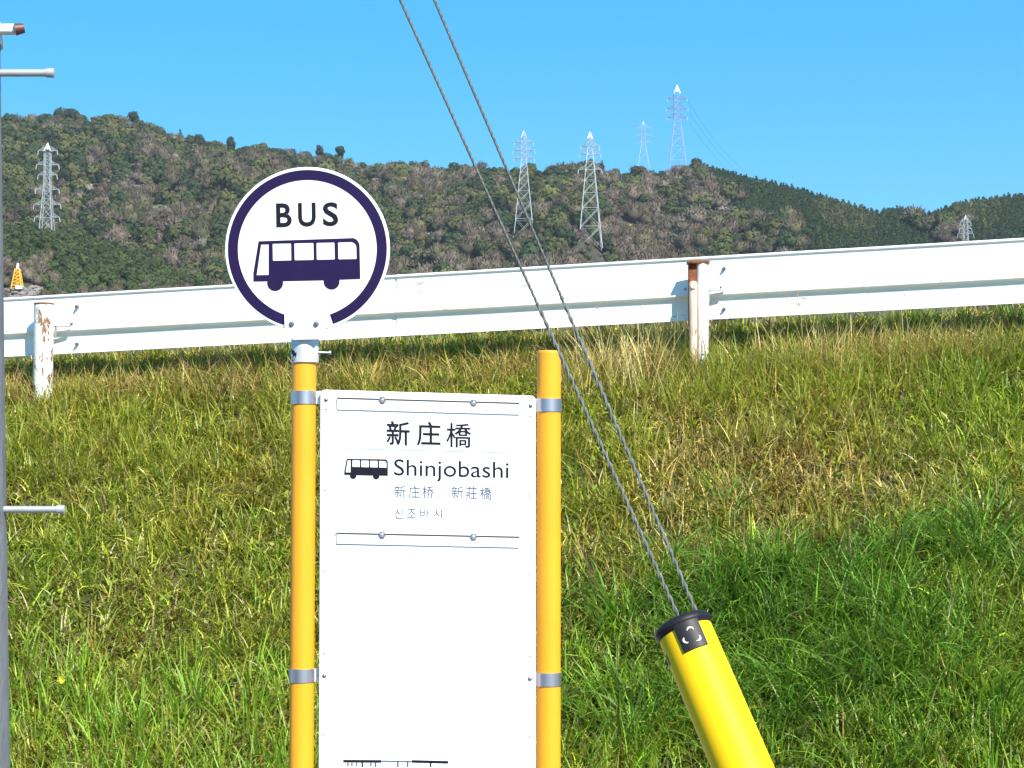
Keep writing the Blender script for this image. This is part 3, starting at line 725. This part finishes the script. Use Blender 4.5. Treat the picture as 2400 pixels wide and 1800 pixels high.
# --- crest: brown dead mat in the rail shade plus yellowish tufts
sx = np.where(rng.uniform(size=420) < .6, rng.uniform(-3.7, .9, 420), rng.uniform(.9, 3.7, 420)); keepn = 300; sd = np.where(rng.uniform(size=420) < .35, rng.uniform(-.38, -.05, 420), rng.uniform(-.05, .20, 420))
tufts(list(zip(sx, (11.28-.195*sx)-sd))[:keepn], 38, (.12, .29), (.40, .29, .10), 'dead_grass', 'brown dead grass under the guardrail along the crest', GRASS2, jit=.32, wr=(.003, .007), spread=.06, curlr=(.3, 2.0))
sx = rng.uniform(-3.7, 3.7, 240); sd = rng.uniform(.05, 1.0, 240)
tufts(list(zip(sx, (11.28-.195*sx)-sd)), 26, (.14, .27), (.31, .32, .04), 'tall_grass', 'yellow green tufts just below the crest', GRASS, wr=(.004, .008), spread=.04, curlr=(.2, 1.2))
sx = rng.uniform(.9, 3.5, 60); sd = rng.uniform(.05, .5, 60)
tufts(list(zip(sx, (11.28-.195*sx)-sd)), 26, (.2, .34), (.27, .31, .04), 'tall_grass', 'tall seeding grass below the right half of the guardrail', GRASS, wr=(.004, .008), spread=.05, curlr=(.3, 1.3))
# --- straw: pale dry blades in the dry patches and thinly everywhere
cs = around('dryc', 34, .28, .40)+around('dryr', 26, .42, .16)+around('dryb', 16, .2, .07)+around('lt', 7, .15, .1)+around('tr', 18, .5, .2)+around('red', 8, .15, .1)
tufts(cs, 24, (.08, .22), (.55, .42, .15), 'straw', 'pale dry straw in the dry patches of the bank', GRASS2, wr=(.004, .009), spread=.06, curlr=(.2, 2.4), jit=.3)
N = 5200; x, y, d = scatter(N); n = len(x); c = np.array((.58, .54, .26))[None]*rng.uniform(.5, 1.25, (n, 1))
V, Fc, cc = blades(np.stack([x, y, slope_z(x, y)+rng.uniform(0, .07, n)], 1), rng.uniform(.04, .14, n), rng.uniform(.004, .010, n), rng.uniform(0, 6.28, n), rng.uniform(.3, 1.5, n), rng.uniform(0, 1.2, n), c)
tag(link('straw', mesh_np('straw', V, Fc, cc), GRASS2), 'single dry blades strewn over the bank', 'grass', kind='stuff')
tufts(around('ts', 16, .16, .16)+around('ts2', 8, .10, .10)+around('ts3', 8, .3, .10), 15, (.20, .46), (.62, .50, .20), 'straw', 'tall pale straw stalks by the dry patch right of the right post', GRASS2, wr=(.003, .006), spread=.07, curlr=(.1, .9), jit=.25)
# --- broad weed leaves
N = 26000; x, y, d = scatter(N); n = len(x); c = ramp(np.clip(.45+rng.normal(size=n)*.2, 0, 1))*rng.uniform(.7, 1.3, (n, 1))
V, Fc, cc = blades(np.stack([x, y, slope_z(x, y)+rng.uniform(0, .06, n)], 1), rng.uniform(.03, .085, n), rng.uniform(.010, .022, n), rng.uniform(0, 6.28, n), rng.uniform(.4, 1.4, n), rng.uniform(.2, 1.2, n), c)
tag(link('weeds', mesh_np('weeds', V, Fc, cc), GRASS), 'small broad weed leaves among the grass', 'weeds', kind='stuff')
# --- single stalks that stand out against the rail
STALK = mat('dry_stalk', (.34, .26, .13), .8, var=.2, scale=40)
def stalk(pix, dist, label, r=.0018, ear=True):
    pts = [P(px, py, dist) for px, py in pix]; pts2 = []
    for i in range(len(pts)-1):
        for k in range(5): pts2.append(pts[i].lerp(pts[i+1], k/5))
    pts2.append(pts[-1]); o0 = pts2[0].copy(); root = empty('grass_stalk', o0)
    b = MB(); b.path([p-o0 for p in pts2], [r*(1-.5*i/len(pts2)) for i in range(len(pts2))], n=5); b.build('stem', STALK, root)
    if ear:
        e = MB(); q0 = pts2[-1]-o0; dr = (pts2[-1]-pts2[-3]).normalized()
        for k in range(7):
            s0 = q0-dr*.006*k; a = k*2.4; w_ = Vector((math.cos(a), .5*math.sin(a), math.sin(a)*.3))*.005
            e.tube(s0, s0+dr*.012+w_, .0018, .0005, n=5)
        e.build('seed_head', STALK, root)
    tag(root, label, 'grass stalk', 'dry stalks in front of the guardrail')
stalk([(2068, 770), (2060, 725), (2030, 680), (2005, 640), (1985, 622), (1965, 620)], 10.75, 'thin arching stalk crossing the right part of the guardrail')
stalk([(1420, 840), (1408, 790), (1400, 740), (1398, 712)], 10.85, 'short dry stalk in front of the guardrail right of the guy wires', r=.0022)
stalk([(1490, 850), (1508, 790), (1506, 745), (1502, 712)], 10.85, 'dry stalk left of the rusty guardrail post', r=.0022)
stalk([(1490, 1010), (1495, 930), (1480, 850), (1462, 790), (1452, 765)], 10.5, 'long pale dry stalk standing in the dry patch right of the guy wires', r=.0035, ear=False)
stalk([(1560, 930), (1540, 870), (1520, 835), (1490, 800)], 10.6, 'bent pale dry stalk beside the long one in the dry patch', r=.003, ear=False)
stalk([(2130, 790), (2125, 740), (2118, 706), (2120, 690)], 10.7, 'thin stalk with a seed head before the right end of the guardrail')
stalk([(1845, 790), (1850, 740), (1846, 700), (1840, 688)], 10.75, 'thin stalk whose tip crosses the groove of the guardrail midway to the right')
stalk([(1352, 850), (1350, 800), (1338, 745), (1330, 715)], 10.9, 'short dark stalk crossing the rail just right of the guy wires', r=.003)
stalk([(2205, 770), (2210, 720), (2206, 680), (2203, 664)], 10.7, 'upright stalk reaching the groove of the rail near its right end')
stalk([(1880, 790), (1878, 740), (1870, 700), (1868, 684)], 10.75, 'short stalk just right of the one at the middle of the right rail', r=.0022)
# yellow flower low at the left
def flower(px, py, label):
    p = on_slope(px, py); p.z += .02; root = empty('wild_flower', p); h = .09
    b = MB(); b.tube((0, 0, -.02), (0, -.02, h), .002, n=5); b.build('stem', mat('flower_stem', (.08, .14, .03), .6, var=.1), root)
    pm = mat('flower_petal', (.75, .62, .03), .6, var=.1)
    b = MB()
    for k in range(9):
        a = k*.698; b.add([(0, -.02, h), (math.cos(a-.3)*.014, -.027, h+math.sin(a-.3)*.014), (math.cos(a)*.019, -.029, h+math.sin(a)*.019), (math.cos(a+.3)*.014, -.027, h+math.sin(a+.3)*.014)], [(0, 1, 2, 3)])
    b.build('petals', pm, root); tag(root, label, 'flower')
flower(146, 1650, 'small yellow wild flower in the grass at the lower left')

# ------------------------------------------------------------------ utility pole at the left edge
def upole():
    cx, cy = -1.042-.148, 4.13; root = empty('utility_pole', (cx, cy, 0))
    b = MB(); b.tube((.026, 0, 0), (-.145, 0, 9.5), .148+1.5/150, .148-8/150, n=48); b.build('shaft', CONC, root)
    def peg(py, r, ext):
        z = P(75, py, cy).z; x1 = P(ext, py, cy).x-cx
        k = MB(); k.tube((.08, 0, z), (x1-.006, 0, z), r, n=14); k.revolve([(0, -.016), (r*1.25, -.016), (r*1.3, -.006), (r*1.25, 0), (0, .002)], (x1, 0, z), (1, 0, 0), n=14); k.build('step_bolt', WHITE2, root)
    peg(171, .0078, 127); peg(1194, .0072, 151)
    z = P(20, 78, cy).z
    rr = .148-(z-1.6)/150
    k = MB(); k.revolve([(rr+.001, -.022), (rr+.006, -.022), (rr+.006, .022), (rr+.001, .022)], (.026-.018*z, 0, z), (0, 0, 1), n=40); bd = k.build('pole_band', GALV, root)
    k = MB(); k.box((rr+.004, -.01, z+.006), (.044, .026, .020)); k.build('band_lug', GALV, bd, bevel=.004)
    k = MB(); k.tube((rr+.022, -.026, z+.002), (rr+.040, -.022, z+.006), .013, .010, n=12); k.build('band_nut', mat('red_brown_cap', (.10, .03, .03), .5, var=.3, scale=80), bd)
    tag(root, 'grey concrete utility pole with step bolts at the left edge', 'utility pole'); return root
WHITE2 = mat('step_bolt_galvanised', (.40, .41, .42), .5, metal=.3, var=.05, scale=40)
upole()

# ------------------------------------------------------------------ guy wires and their cover
GY = 3.70
def wire(a, b_, label, Y0=GY, r=.0015):
    sl_ = (b_[0]-a[0])/(b_[1]-a[1]); pxe = -140; pye = a[1]+(pxe-a[0])/sl_
    B = P(b_[0], b_[1], Y0); A = P(pxe, pye, 4.10); ax = (A-B); Lw = ax.length; ax.normalize()
    B2 = B - ax*.10; q = ax.to_track_quat('Z', 'Y'); root = empty('guy_wire', B2); pitch = .042; n = int((Lw+.1)/pitch*9)
    for s in range(3):
        m_ = MB(); pts = []
        for i in range(n+1):
            h = (Lw+.1)*i/n; an = 2*math.pi*(h/pitch+s/3); pts.append(q @ Vector((math.cos(an)*r*1.05, math.sin(an)*r*1.05, h)))
        m_.path(pts, r, n=5); m_.build('strand', WIRE, root)
    # preformed grip: thicker section further down
    tag(root, label, 'guy wire', 'guy wires running down to the yellow cover'); return B, ax, q, root
B1, ax1, q1, w1_ = wire((938, 0), (1590, 1445), 'left one of the two twisted steel guy wires')
B2, ax2, q2, w2_ = wire((1018, 0), (1634, 1440), 'right one of the two twisted steel guy wires')
for (Bp, axp, rt, py0) in ((B1, ax1, w1_, 715), (B2, ax2, w2_, 700)):
    # preformed dead-end grip from the rail crossing downwards
    zt = P(1300, py0, GY+.1).z; Lg = (zt-Bp.z)/axp.z; q_ = axp.to_track_quat('Z', 'Y'); pts = []; m_ = MB()
    for s in range(2):
        pts = [q_ @ Vector((math.cos(2*math.pi*(h/.045+s/2))*.0026, math.sin(2*math.pi*(h/.045+s/2))*.0026, h+.10)) for h in np.linspace(0, Lg, 260)]
        m_.path(pts, .0015, n=5)
    m_.build('wrapped_grip', mat('grip_steel', (.26, .28, .25), .55, metal=.5, var=.2, scale=90), rt)
def cover():
    top = P(1600, 1468, GY); low = P(1741, 1800, GY-.10); ax = (top-low).normalized()
    L = top.z/ax.z; root = empty('guy_cover', top-ax*L)
    O = Vector(root.location); T = top-O; r = .0505
    b = MB(); b.revolve([(r*1.10, -L), (r*1.06, -L*.3), (r, 0), (r*.95, .0), (r*.95, -.15)], T, ax, n=48); body = b.build('tube', GUARDY, root)
    # flat slot hole near the top on the left
    fr = (CAM-top); fr = (fr-ax*fr.dot(ax)).normalized(); rt = ax.cross(fr); rt = rt if rt.x > 0 else -rt
    def surf(ang, h, rr): return T + (fr*math.cos(ang)+rt*math.sin(ang))*rr + ax*h
    def shell(name, a0, a1, h0, h1, rr, th, m, parent, n=10):
        b = MB(); vs = []
        for i in range(n+1):
            a = a0+(a1-a0)*i/n
            vs += [surf(a, h0, rr), surf(a, h1, rr), surf(a, h0, rr+th), surf(a, h1, rr+th)]
        fs = []
        for i in range(n):
            k = 4*i; fs += [(k+2, k+6, k+7, k+3), (k, k+1, k+5, k+4), (k, k+4, k+6, k+2), (k+1, k+3, k+7, k+5)]
        fs += [(0, 2, 3, 1), (4*n, 4*n+1, 4*n+3, 4*n+2)]; b.add(vs, fs); return b.build(name, m, parent)
    cap = MB(); cap.revolve([(0, .010), (r*.5, .012), (r*.80, .011), (r*1.0, .008), (r*1.07, .004), (r*1.10, -.002), (r*1.10, -.005), (r*1.06, -.008), (r*1.02, -.013), (r*1.0, -.013)], T, ax, n=48); capo = cap.build('cap', BLACK, root)
    tb = shell('cap_tab', R(-18), R(34), -.060, -.006, r+.0005, .003, BLACK, root)
    em = MB()
    ea = R(8); eh = -.037
    for k in range(3):
        a0 = math.pi/2+k*2*math.pi/3-.2; pts = []
        cxm, cym = math.cos(a0)*.0100, math.sin(a0)*.0100
        for j in range(9):
            a = a0-1.4+2.8*j/8; uu = cxm+math.cos(a)*.0058; vv = cym+math.sin(a)*.0058; pts.append(surf(ea+uu/r, eh+vv, r+.0042))
        em.path(pts, [.0008+.0016*math.sin(math.pi*j/8) for j in range(9)], n=6)
    em.build('emblem', mat('emblem_cream', (.72, .66, .56), .5, var=.05), tb)
    h = shell('slot', R(-86), R(-68), -.062, -.042, r*.999, .0012, BLACK, root, n=4)
    tag(root, 'yellow tube with a black cap covering the lower end of the guy wires', 'guy cover')
cover()

# ------------------------------------------------------------------ bus stop sign
stop = empty('bus_stop_sign', (P(706, 1800, 5.0).x, 5.0, 0.04)); SO = Vector(stop.location)
tag(stop, 'bus stop with a round bus sign and a white name board between two yellow posts', 'bus stop sign')
YL, YRt = 5.0, 5.055
def post(pxt, pyt, pxb, Y, name='post'):
    t = P(pxt, pyt, Y); m_ = P(pxb, 1800, Y); d = (t-m_).normalized(); base = t - d*((t.z-.04)/d.z)
    r = .0303; b = MB(); b.tube(base-SO, t-SO-d*.006, r, n=48, caps=False); b.revolve([(r, -.006), (r*.97, -.002), (r*.85, 0), (0, .001)], t-SO, d, n=48)
    o = b.build(name, ORANGE, stop); return t, d, base
tL, dL, bL = post(713, 800, 706.5, YL); tR, dR, bR = post(1286.5, 822, 1285.5, YRt)
# board plane
yaw, roll = R(6.0), 0.0
SH = math.tan(R(-1.42))
eu = Vector((math.cos(yaw)*math.cos(roll), math.sin(yaw)*math.cos(roll), math.sin(roll))).normalized()
yv = Vector((-math.sin(yaw), math.cos(yaw), 0)); ev = eu.cross(yv) ; ev = ev if ev.z > 0 else -ev
ev = (Vector((0, 0, 1)) - eu*eu.z); ev = (ev - yv*ev.dot(yv)).normalized(); ev.normalize()
nb = ev.cross(eu)*-1; nb = nb if nb.y < 0 else -nb; nb.normalize()
BO = P(751, 913, 4.975)                                # top left corner of the board front
BM = Matrix(((eu.x, -nb.x, ev.x, BO.x-SO.x), (eu.y, -nb.y, ev.y, BO.y-SO.y), (eu.z, -nb.z, ev.z, BO.z-SO.z), (0, 0, 0, 1)))
def bl(px, py):       # pixel -> board-local (u, v)
    r = ray(px, py); t = (BO-CAM).dot(nb)/r.dot(nb); p = CAM+r*t-BO; return p.dot(eu), p.dot(ev)-p.dot(eu)*SH
uR = bl(1256, 1200)[0]; H_ = 1.50
board = MB()
rc = .012; oc = []
for cx, cz, a0 in ((rc, -rc, 180), (uR-rc, -rc, 90), (uR-rc, -H_+rc, 0), (rc, -H_+rc, 270)):
    for k in range(5):
        a = R(a0-k*22.5); oc.append((cx+math.cos(a)*rc, cz+math.sin(a)*rc))
n_ = len(oc)
def extr(mb, pts, y0, y1, hole=None):
    n = len(pts); vs = [(p[0], y0, p[1]) for p in pts]+[(p[0], y1, p[1]) for p in pts]
    mb.add(vs, [tuple(range(n-1, -1, -1)), tuple(range(n, 2*n))]+[(i, (i+1) % n, n+(i+1) % n, n+i) for i in range(n)])
extr(board, oc, 0.0, 0.022)
bd = board.build('name_board', WHITE, stop, BM, bevel=.002)
def on_board(mb, name, m, bevel=0): return mb.build(name, m, bd, None, bevel)
def plate(name, x0, x1, z0, z1, y0, y1, m, bevel=0):
    b = MB(); b.box(((x0+x1)/2, (y0+y1)/2, (z0+z1)/2), (x1-x0, y1-y0, z1-z0)); return on_board(b, name, m, bevel)
u0, v0 = bl(790, 938); u1 = bl(1217, 950)[0]
vA0, vA1 = bl(1000, 941)[1], bl(1000, 966)[1]           # top retaining strip
vB0, vB1 = bl(1000, 1256)[1], bl(1000, 1279)[1]         # lower retaining strip
plate('name_sheet', u0-.004, u1+.004, vB0-.001, vA1+.001, -.0025, .001, PRINTW, .0006)
plate('timetable_sheet', bl(786, 1500)[0], bl(1219, 1500)[0], -H_+.05, vB1-.002, -.0025, .001, PRINTW, .0006)
for (a, b_) in ((vA0, vA1), (vB0, vB1)):
    s_ = MB(); # channel: two lips with a shallow groove between
    s_.box(((u0+u1)/2, -.003, (a+b_)/2), (u1-u0, .006, a-b_)); st = on_board(s_, 'retaining_strip', WHITE, .0008)
    g_ = MB(); g_.box(((u0+u1)/2, -.0032, a+.0018), (u1-u0, .0066, .0036)); g_.build('strip_top_line', mat('top_line_grey', (.035, .035, .035), .8, var=.1) if a == vA0 else bpy.data.materials['top_line_grey'], st)  # dark bar along the top edge of the strip
    for fx in (.246, .746):
        k = MB(); ux = u0+(u1-u0)*fx
        k.revolve([(0, .0055), (.0035, .005), (.0062, .002), (.0066, 0)], (ux, -.0066, a-.0002), (0, -1, 0), n=14); k.build('screw', STEEL, st)
        k = MB(); k.revolve([(.0060, 0), (.0095, 0), (.0095, .001), (.0060, .001)], (ux, -.0066, a-.0002), (0, -1, 0), n=6); k.build('screw_washer', BOLT, st)
for px, py, r in ((764, 937, .0052), (764, 958, .0036), (761.5, 1147.5, .0034), (761, 1337, .0034), (760, 1529, .0036), (760, 1584, .0056), (758, 1720, .0034), (1243.5, 951, .0052), (1243.5, 974, .0034), (1242.5, 1161, .0034), (1243, 1348, .0034), (1242.5, 1537, .0034), (1242, 1591, .0056), (1242, 1725, .0038)):
    u, v = bl(px, py); k = MB()
    k.revolve([(0, r*.7), (r*.5, r*.6), (r*.9, r*.3), (r, 0)], (u, 0, v), (0, -1, 0), n=14)
    on_board(k, 'rivet', BOLT if r > .005 else GALV)
for zz in (-.25, -.9):    # stiffening ribs on the back of the board
    b = MB(); b.box((uR/2, .031, zz), (uR-.04, .016, .03)); on_board(b, 'back_rib', GALV)
# clamp bands
def band(P0, d, py, right):
    Y = YRt if right else YL; z = P(1287 if right else 708, py, Y).z; t = (z-P0.z)/d.z; c = P0+d*t-SO; r = .0303
    b = MB(); b.revolve([(r+.0003, -.0165), (r+.0022, -.0165), (r+.0022, .0165), (r+.0003, .0165)], c, d, n=48); bo = b.build('clamp_band', STEEL, stop)
    s = -1 if right else 1
    k = MB(); k.box(c+Vector((s*(r+.008), -.004, 0)), (.020, .004, .033)); k.box(c+Vector((s*(r+.008), .006, 0)), (.020, .004, .033)); k.build('clamp_ear', GALV, bo, bevel=.0006)
    k = MB(); k.tube(c+Vector((s*(r+.010), -.010, 0)), c+Vector((s*(r+.010), .014, 0)), .004, n=8); k.build('clamp_bolt', STEEL, bo)
band(bL, dL, 932, False); band(bL, dL, 1582, False); band(bR, dR, 950, True); band(bR, dR, 1591, True)

# text -------------------------------------------------------------------------
def text_mesh(s, bold=0.0):
    cu = bpy.data.curves.new('lettering', 'FONT'); cu.body = s; cu.size = 1; cu.offset = bold; cu.resolution_u = 4
    o = bpy.data.objects.new('lettering', cu); C.objects.link(o); dg = bpy.context.evaluated_depsgraph_get()
    me = bpy.data.meshes.new_from_object(o.evaluated_get(dg)); bpy.data.objects.remove(o); bpy.data.curves.remove(cu); return me
def put_text(s, x0, x1, z0, z1, y, m, parent, M=None, bold=0.0, name='lettering', thin_y=None):
    """fit the glyph outline to the box x0..x1, z0..z1 in the plane y of the parent"""
    me = text_mesh(s, bold); n = len(me.vertices); co = np.empty(n*3, np.float32); me.vertices.foreach_get('co', co); co = co.reshape(-1, 3)
    mn, mx = co.min(0), co.max(0); out = np.empty_like(co)
    out[:,0] = x0+(co[:,0]-mn[0])/(mx[0]-mn[0])*(x1-x0); out[:,2] = z0+(co[:,1]-mn[1])/(mx[1]-mn[1])*(z1-z0); out[:,1] = y
    me.vertices.foreach_set('co', out.ravel()); me.update(); me.materials.clear(); me.materials.append(m)
    return link(name, me, None, parent, M)
def fill2d(loops):
    """2D filled outline with holes -> mesh"""
    cu = bpy.data.curves.new('shape', 'CURVE'); cu.dimensions = '2D'; cu.fill_mode = 'BOTH'
    for lp in loops:
        sp = cu.splines.new('POLY'); sp.points.add(len(lp)-1); sp.use_cyclic_u = True
        for i, (a, b_) in enumerate(lp): sp.points[i].co = (a, b_, 0, 1)
    o = bpy.data.objects.new('shape', cu); C.objects.link(o); dg = bpy.context.evaluated_depsgraph_get()
    me = bpy.data.meshes.new_from_object(o.evaluated_get(dg)); bpy.data.objects.remove(o); bpy.data.curves.remove(cu); return me
def put_shape(loops, y, m, parent, name, M=None):
    me = fill2d(loops); 
    for v in me.vertices: v.co = (v.co.x, y, v.co.y)
    me.update(); me.materials.clear(); me.materials.append(m); return link(name, me, None, parent, M)
def arc(cx, cy, r, a0, a1, n=10): return [(cx+math.cos(R(a0+(a1-a0)*i/n))*r, cy+math.sin(R(a0+(a1-a0)*i/n))*r) for i in range(n+1)]
def rrect(x0, x1, y0, y1, r=6, tr=None):
    tr = tr or r
    return arc(x0+r, y0+r, r, 180, 270, 3)+arc(x1-tr, y0+tr, tr, 270, 360, 5)+arc(x1-r, y1-r, r, 0, 90, 3)+arc(x0+r, y1-r, r, 90, 180, 3)
# drawn upright in "drawing units", y down
def bus_loops():
    out = [(325, 622), (1000, 614)]+arc(995, 672, 60, -85, 0, 6)+[(1056, 912), (907, 914)]+arc(848, 926, 58, -10, 190, 14)+[(789, 916), (497, 916)]+arc(440, 928, 58, -10, 190, 14)+[(383, 914), (283, 914), (284, 850)]
    holes = [[(344, 646), (398, 646), (394, 868), (308, 868)], rrect(427, 560, 642, 766), rrect(584, 722, 642, 766), rrect(744, 874, 642, 766), rrect(900, 1032, 642, 766, 6, 40)]
    return [out]+holes

# round sign plate: local frame at the disc centre, x right, z up, rolled 1.3 degrees
dc = P(720.5, 583.5, 4.962)-SO
DM = Matrix.Translation(dc) @ Matrix.Rotation(R(-1.25), 4, 'Y')
b = MB(); b.revolve([(0, 0), (.2035, 0), (.2050, .0015), (.2050, .004), (0, .004)], (0, 0, 0), (0, 1, 0), n=96, smooth=False)
disc = b.build('round_sign_plate', PRINTW, stop, DM)
k0 = 3.072*F/4.962
def dl(x, y): return ((x-677)/k0, -(y-686)/k0)
yo = -.0009
def gapring(ri, ro, hw_):
    a0 = -90+math.degrees(math.asin(hw_/ro))+1.2; a1 = 270-math.degrees(math.asin(hw_/ro))+1.2
    return arc(0, 0, ro, a0, a1, 110)+arc(0, 0, ri, a1, a0, 110)
put_shape([gapring(.1725, .1975, .0565)], yo, NAVY, disc, 'printed_ring')
def rz(x, y, a=R(-1.25)): return (x, y)
put_shape([[dl(*p) for p in lp] for lp in bus_loops()], yo, NAVY, disc, 'bus_symbol')
for ch, x0, x1 in (('B', 455, 568), ('U', 614, 742), ('S', 793, 905)):
    a, z0 = dl(x0, 524); b_, z1 = dl(x1, 350); put_text(ch, a, b_, z0, z1, yo, INK, disc, bold=0.022)
# bracket that carries the plate
k = MB(); xw = .0535; pl = [(-xw, -.158), (-xw, -.196), (-.044, -.212), (-.0335, -.226), (.0275, -.226), (.036, -.212), (.0535, -.196), (.0535, -.158), (.03, -.168), (0, -.172), (-.03, -.168)]
extr(k, [(x_-.006, z_) for x_, z_ in reversed(pl)], -.0065, -.001); br = k.build('plate_bracket', WHITE, stop, DM, bevel=.0008)
for px, py in ((684, 760), (741.5, 760)):
    pz = P(px, py, 4.962)-SO; lp = DM.inverted() @ pz; k = MB(); k.revolve([(0, .006), (.004, .0055), (.0066, .003), (.0072, 0)], (lp.x, -.0065, lp.z), (0, -1, 0), n=12); k.build('bracket_bolt', BOLT, br)
pc = P(714.5, 850, YL)-SO
k = MB(); k.revolve([(.0303, 0), (.0345, 0), (.0345, .058), (.0335, .062), (.030, .064), (0, .066)], pc, dL, n=40); col_ = k.build('collar', GALV, stop)
k = MB(); k.box(pc+Vector((.0, -.034, .085)), (.050, .006, .06)); k.build('collar_neck', WHITE, col_, bevel=.001)
k = MB(); k.tube(pc+Vector((.030, -.006, .026)), pc+Vector((.062, -.006, .024)), .0030, n=8); k.revolve([(0, 0), (.0055, 0), (.0055, .005), (0, .005)], pc+Vector((.061, -.006, .024)), (1, 0, 0), n=6); k.build('collar_screw', STEEL, col_)
k = MB(); k.add([pc+Vector((math.sin(a)*.0351, -math.cos(a)*.0351, z_)) for a, z_ in ((R(-70), .034), (R(-45), .030), (R(-36), .022), (R(-30), .026), (R(-32), .015), (R(-42), .004), (R(-60), .002), (R(-50), .016), (R(-66), .024))], [(0, 1, 2, 7, 8), (2, 3, 4, 5, 6, 7)]); k.build('collar_slot', BLACK, col_)

# board print (local board coordinates from where each piece sits on the board)
yb = -.0034
def bt(s, x0, x1, ytop, ybot, m, bold=0.0):
    xm = (x0+x1)/2; a, _ = bl(x0, (ytop+ybot)/2); b_, _ = bl(x1, (ytop+ybot)/2); _, z1 = bl(xm, ytop); _, z0 = bl(xm, ybot); return put_text(s, a, b_, z0, z1, yb, m, bd, bold=bold)
z2 = lambda x_, y_: (660+x_/3.253, 900+y_/3.253)
for ch, xa, xb, ya, yb_ in (('新', 798, 977, 283, 468), ('庄', 1030, 1212, 288, 470), ('橋', 1256, 1442, 298, 482)):
    (a, b1), (c_, d1) = z2(xa, ya), z2(xb, yb_); bt(ch, a, c_, b1, d1, INK, bold=.012 if ch != '橋' else 0)
    if ch == '橋': yb -= .0002; bt(ch, a+.9, c_+.9, b1+.4, d1+.4, INK); yb += .0002
# Shinjobashi: cap S top to baseline 704 (+ slope), j descends; fit the whole word box in board space
(a, _), (c_, _) = z2(857, 0), z2(1730, 0)
bt('Shinjobashi', a, c_, *[900+v/3.253 for v in (583, 746)], INK, bold=0.0)
z5 = lambda x_, y_: (860+x_/5.821, 1080+y_/5.821)
for s, xa, xb, ya, yb_, m_ in (('新', 372, 528, 338, 500, INKG), ('庄', 568, 722, 340, 506, INKG), ('桥', 752, 912, 342, 512, INKG), ('／', 950, 1102, 346, 512, INKG), ('新', 1150, 1310, 348, 512, INKG), ('莊', 1348, 1500, 352, 520, INKG), ('橋', 1540, 1700, 358, 530, INKG),
    ('신', 375, 490, 650, 790, INKL), ('조', 548, 668, 652, 782, INKL), ('바', 720, 850, 655, 775, INKL), ('시', 900, 1025, 660, 785, INKL)):
    (a, b1), (c_, d1) = z5(xa, ya), z5(xb, yb_); bt(s, a, c_, b1, d1, m_)
# small bus beside the romanised name
L_ = [[((x_-283)/773, (y_-614)/372) for x_, y_ in lp] for lp in bus_loops()]
ua, va = bl(*z2(478, 572)); ub, vb = bl(*z2(810, 722)); va2 = bl(*z2(640, 570))[1]; vb2 = bl(*z2(640, 726))[1]
put_shape([[(ua+x_*(ub-ua), va2+y_*(vb2-va2)) for x_, y_ in lp] for lp in L_], yb, INK, bd, 'bus_symbol')
def bar(x0, y0, x1, y1, t, m, name='printed_line'):
    a, b1 = bl(x0, y0); c_, d1 = bl(x1, y1); h = t/F*4.98/2; put_shape([[(a, b1+h), (c_, d1+h), (c_, d1-h), (a, b1-h)]], yb, m, bd, name)
bar(812, 1051, 1197, 1061, 1.6, LINEB)
z3 = lambda x_, y_: (660+x_/3.253, 1320+y_/3.253)
bar(*z3(470, 1507), *z3(760, 1509), 6, INK); bar(*z3(762, 1507), *z3(990, 1511), 3, INKG); bar(*z3(992, 1509), *z3(1270, 1516), 6, INK)
for x_, m_ in ((505, INKL), (535, INKL), (570, INKL), (615, INK), (680, INKL), (715, INKG), (885, INKG), (960, INKG), (1135, INK)):
    a, b1 = z3(x_, 1520); bar(a-1.6, b1+4, a+2.2, b1+4, 12 if m_ != INKL else 7, m_)

# the board hangs slightly out of square: its horizontals drop to the right
seen = set()
for o in [bd]+list(bd.children_recursive):
    if o.data.name in seen: continue
    seen.add(o.data.name)
    for v in o.data.vertices: v.co.z += v.co.x*SH
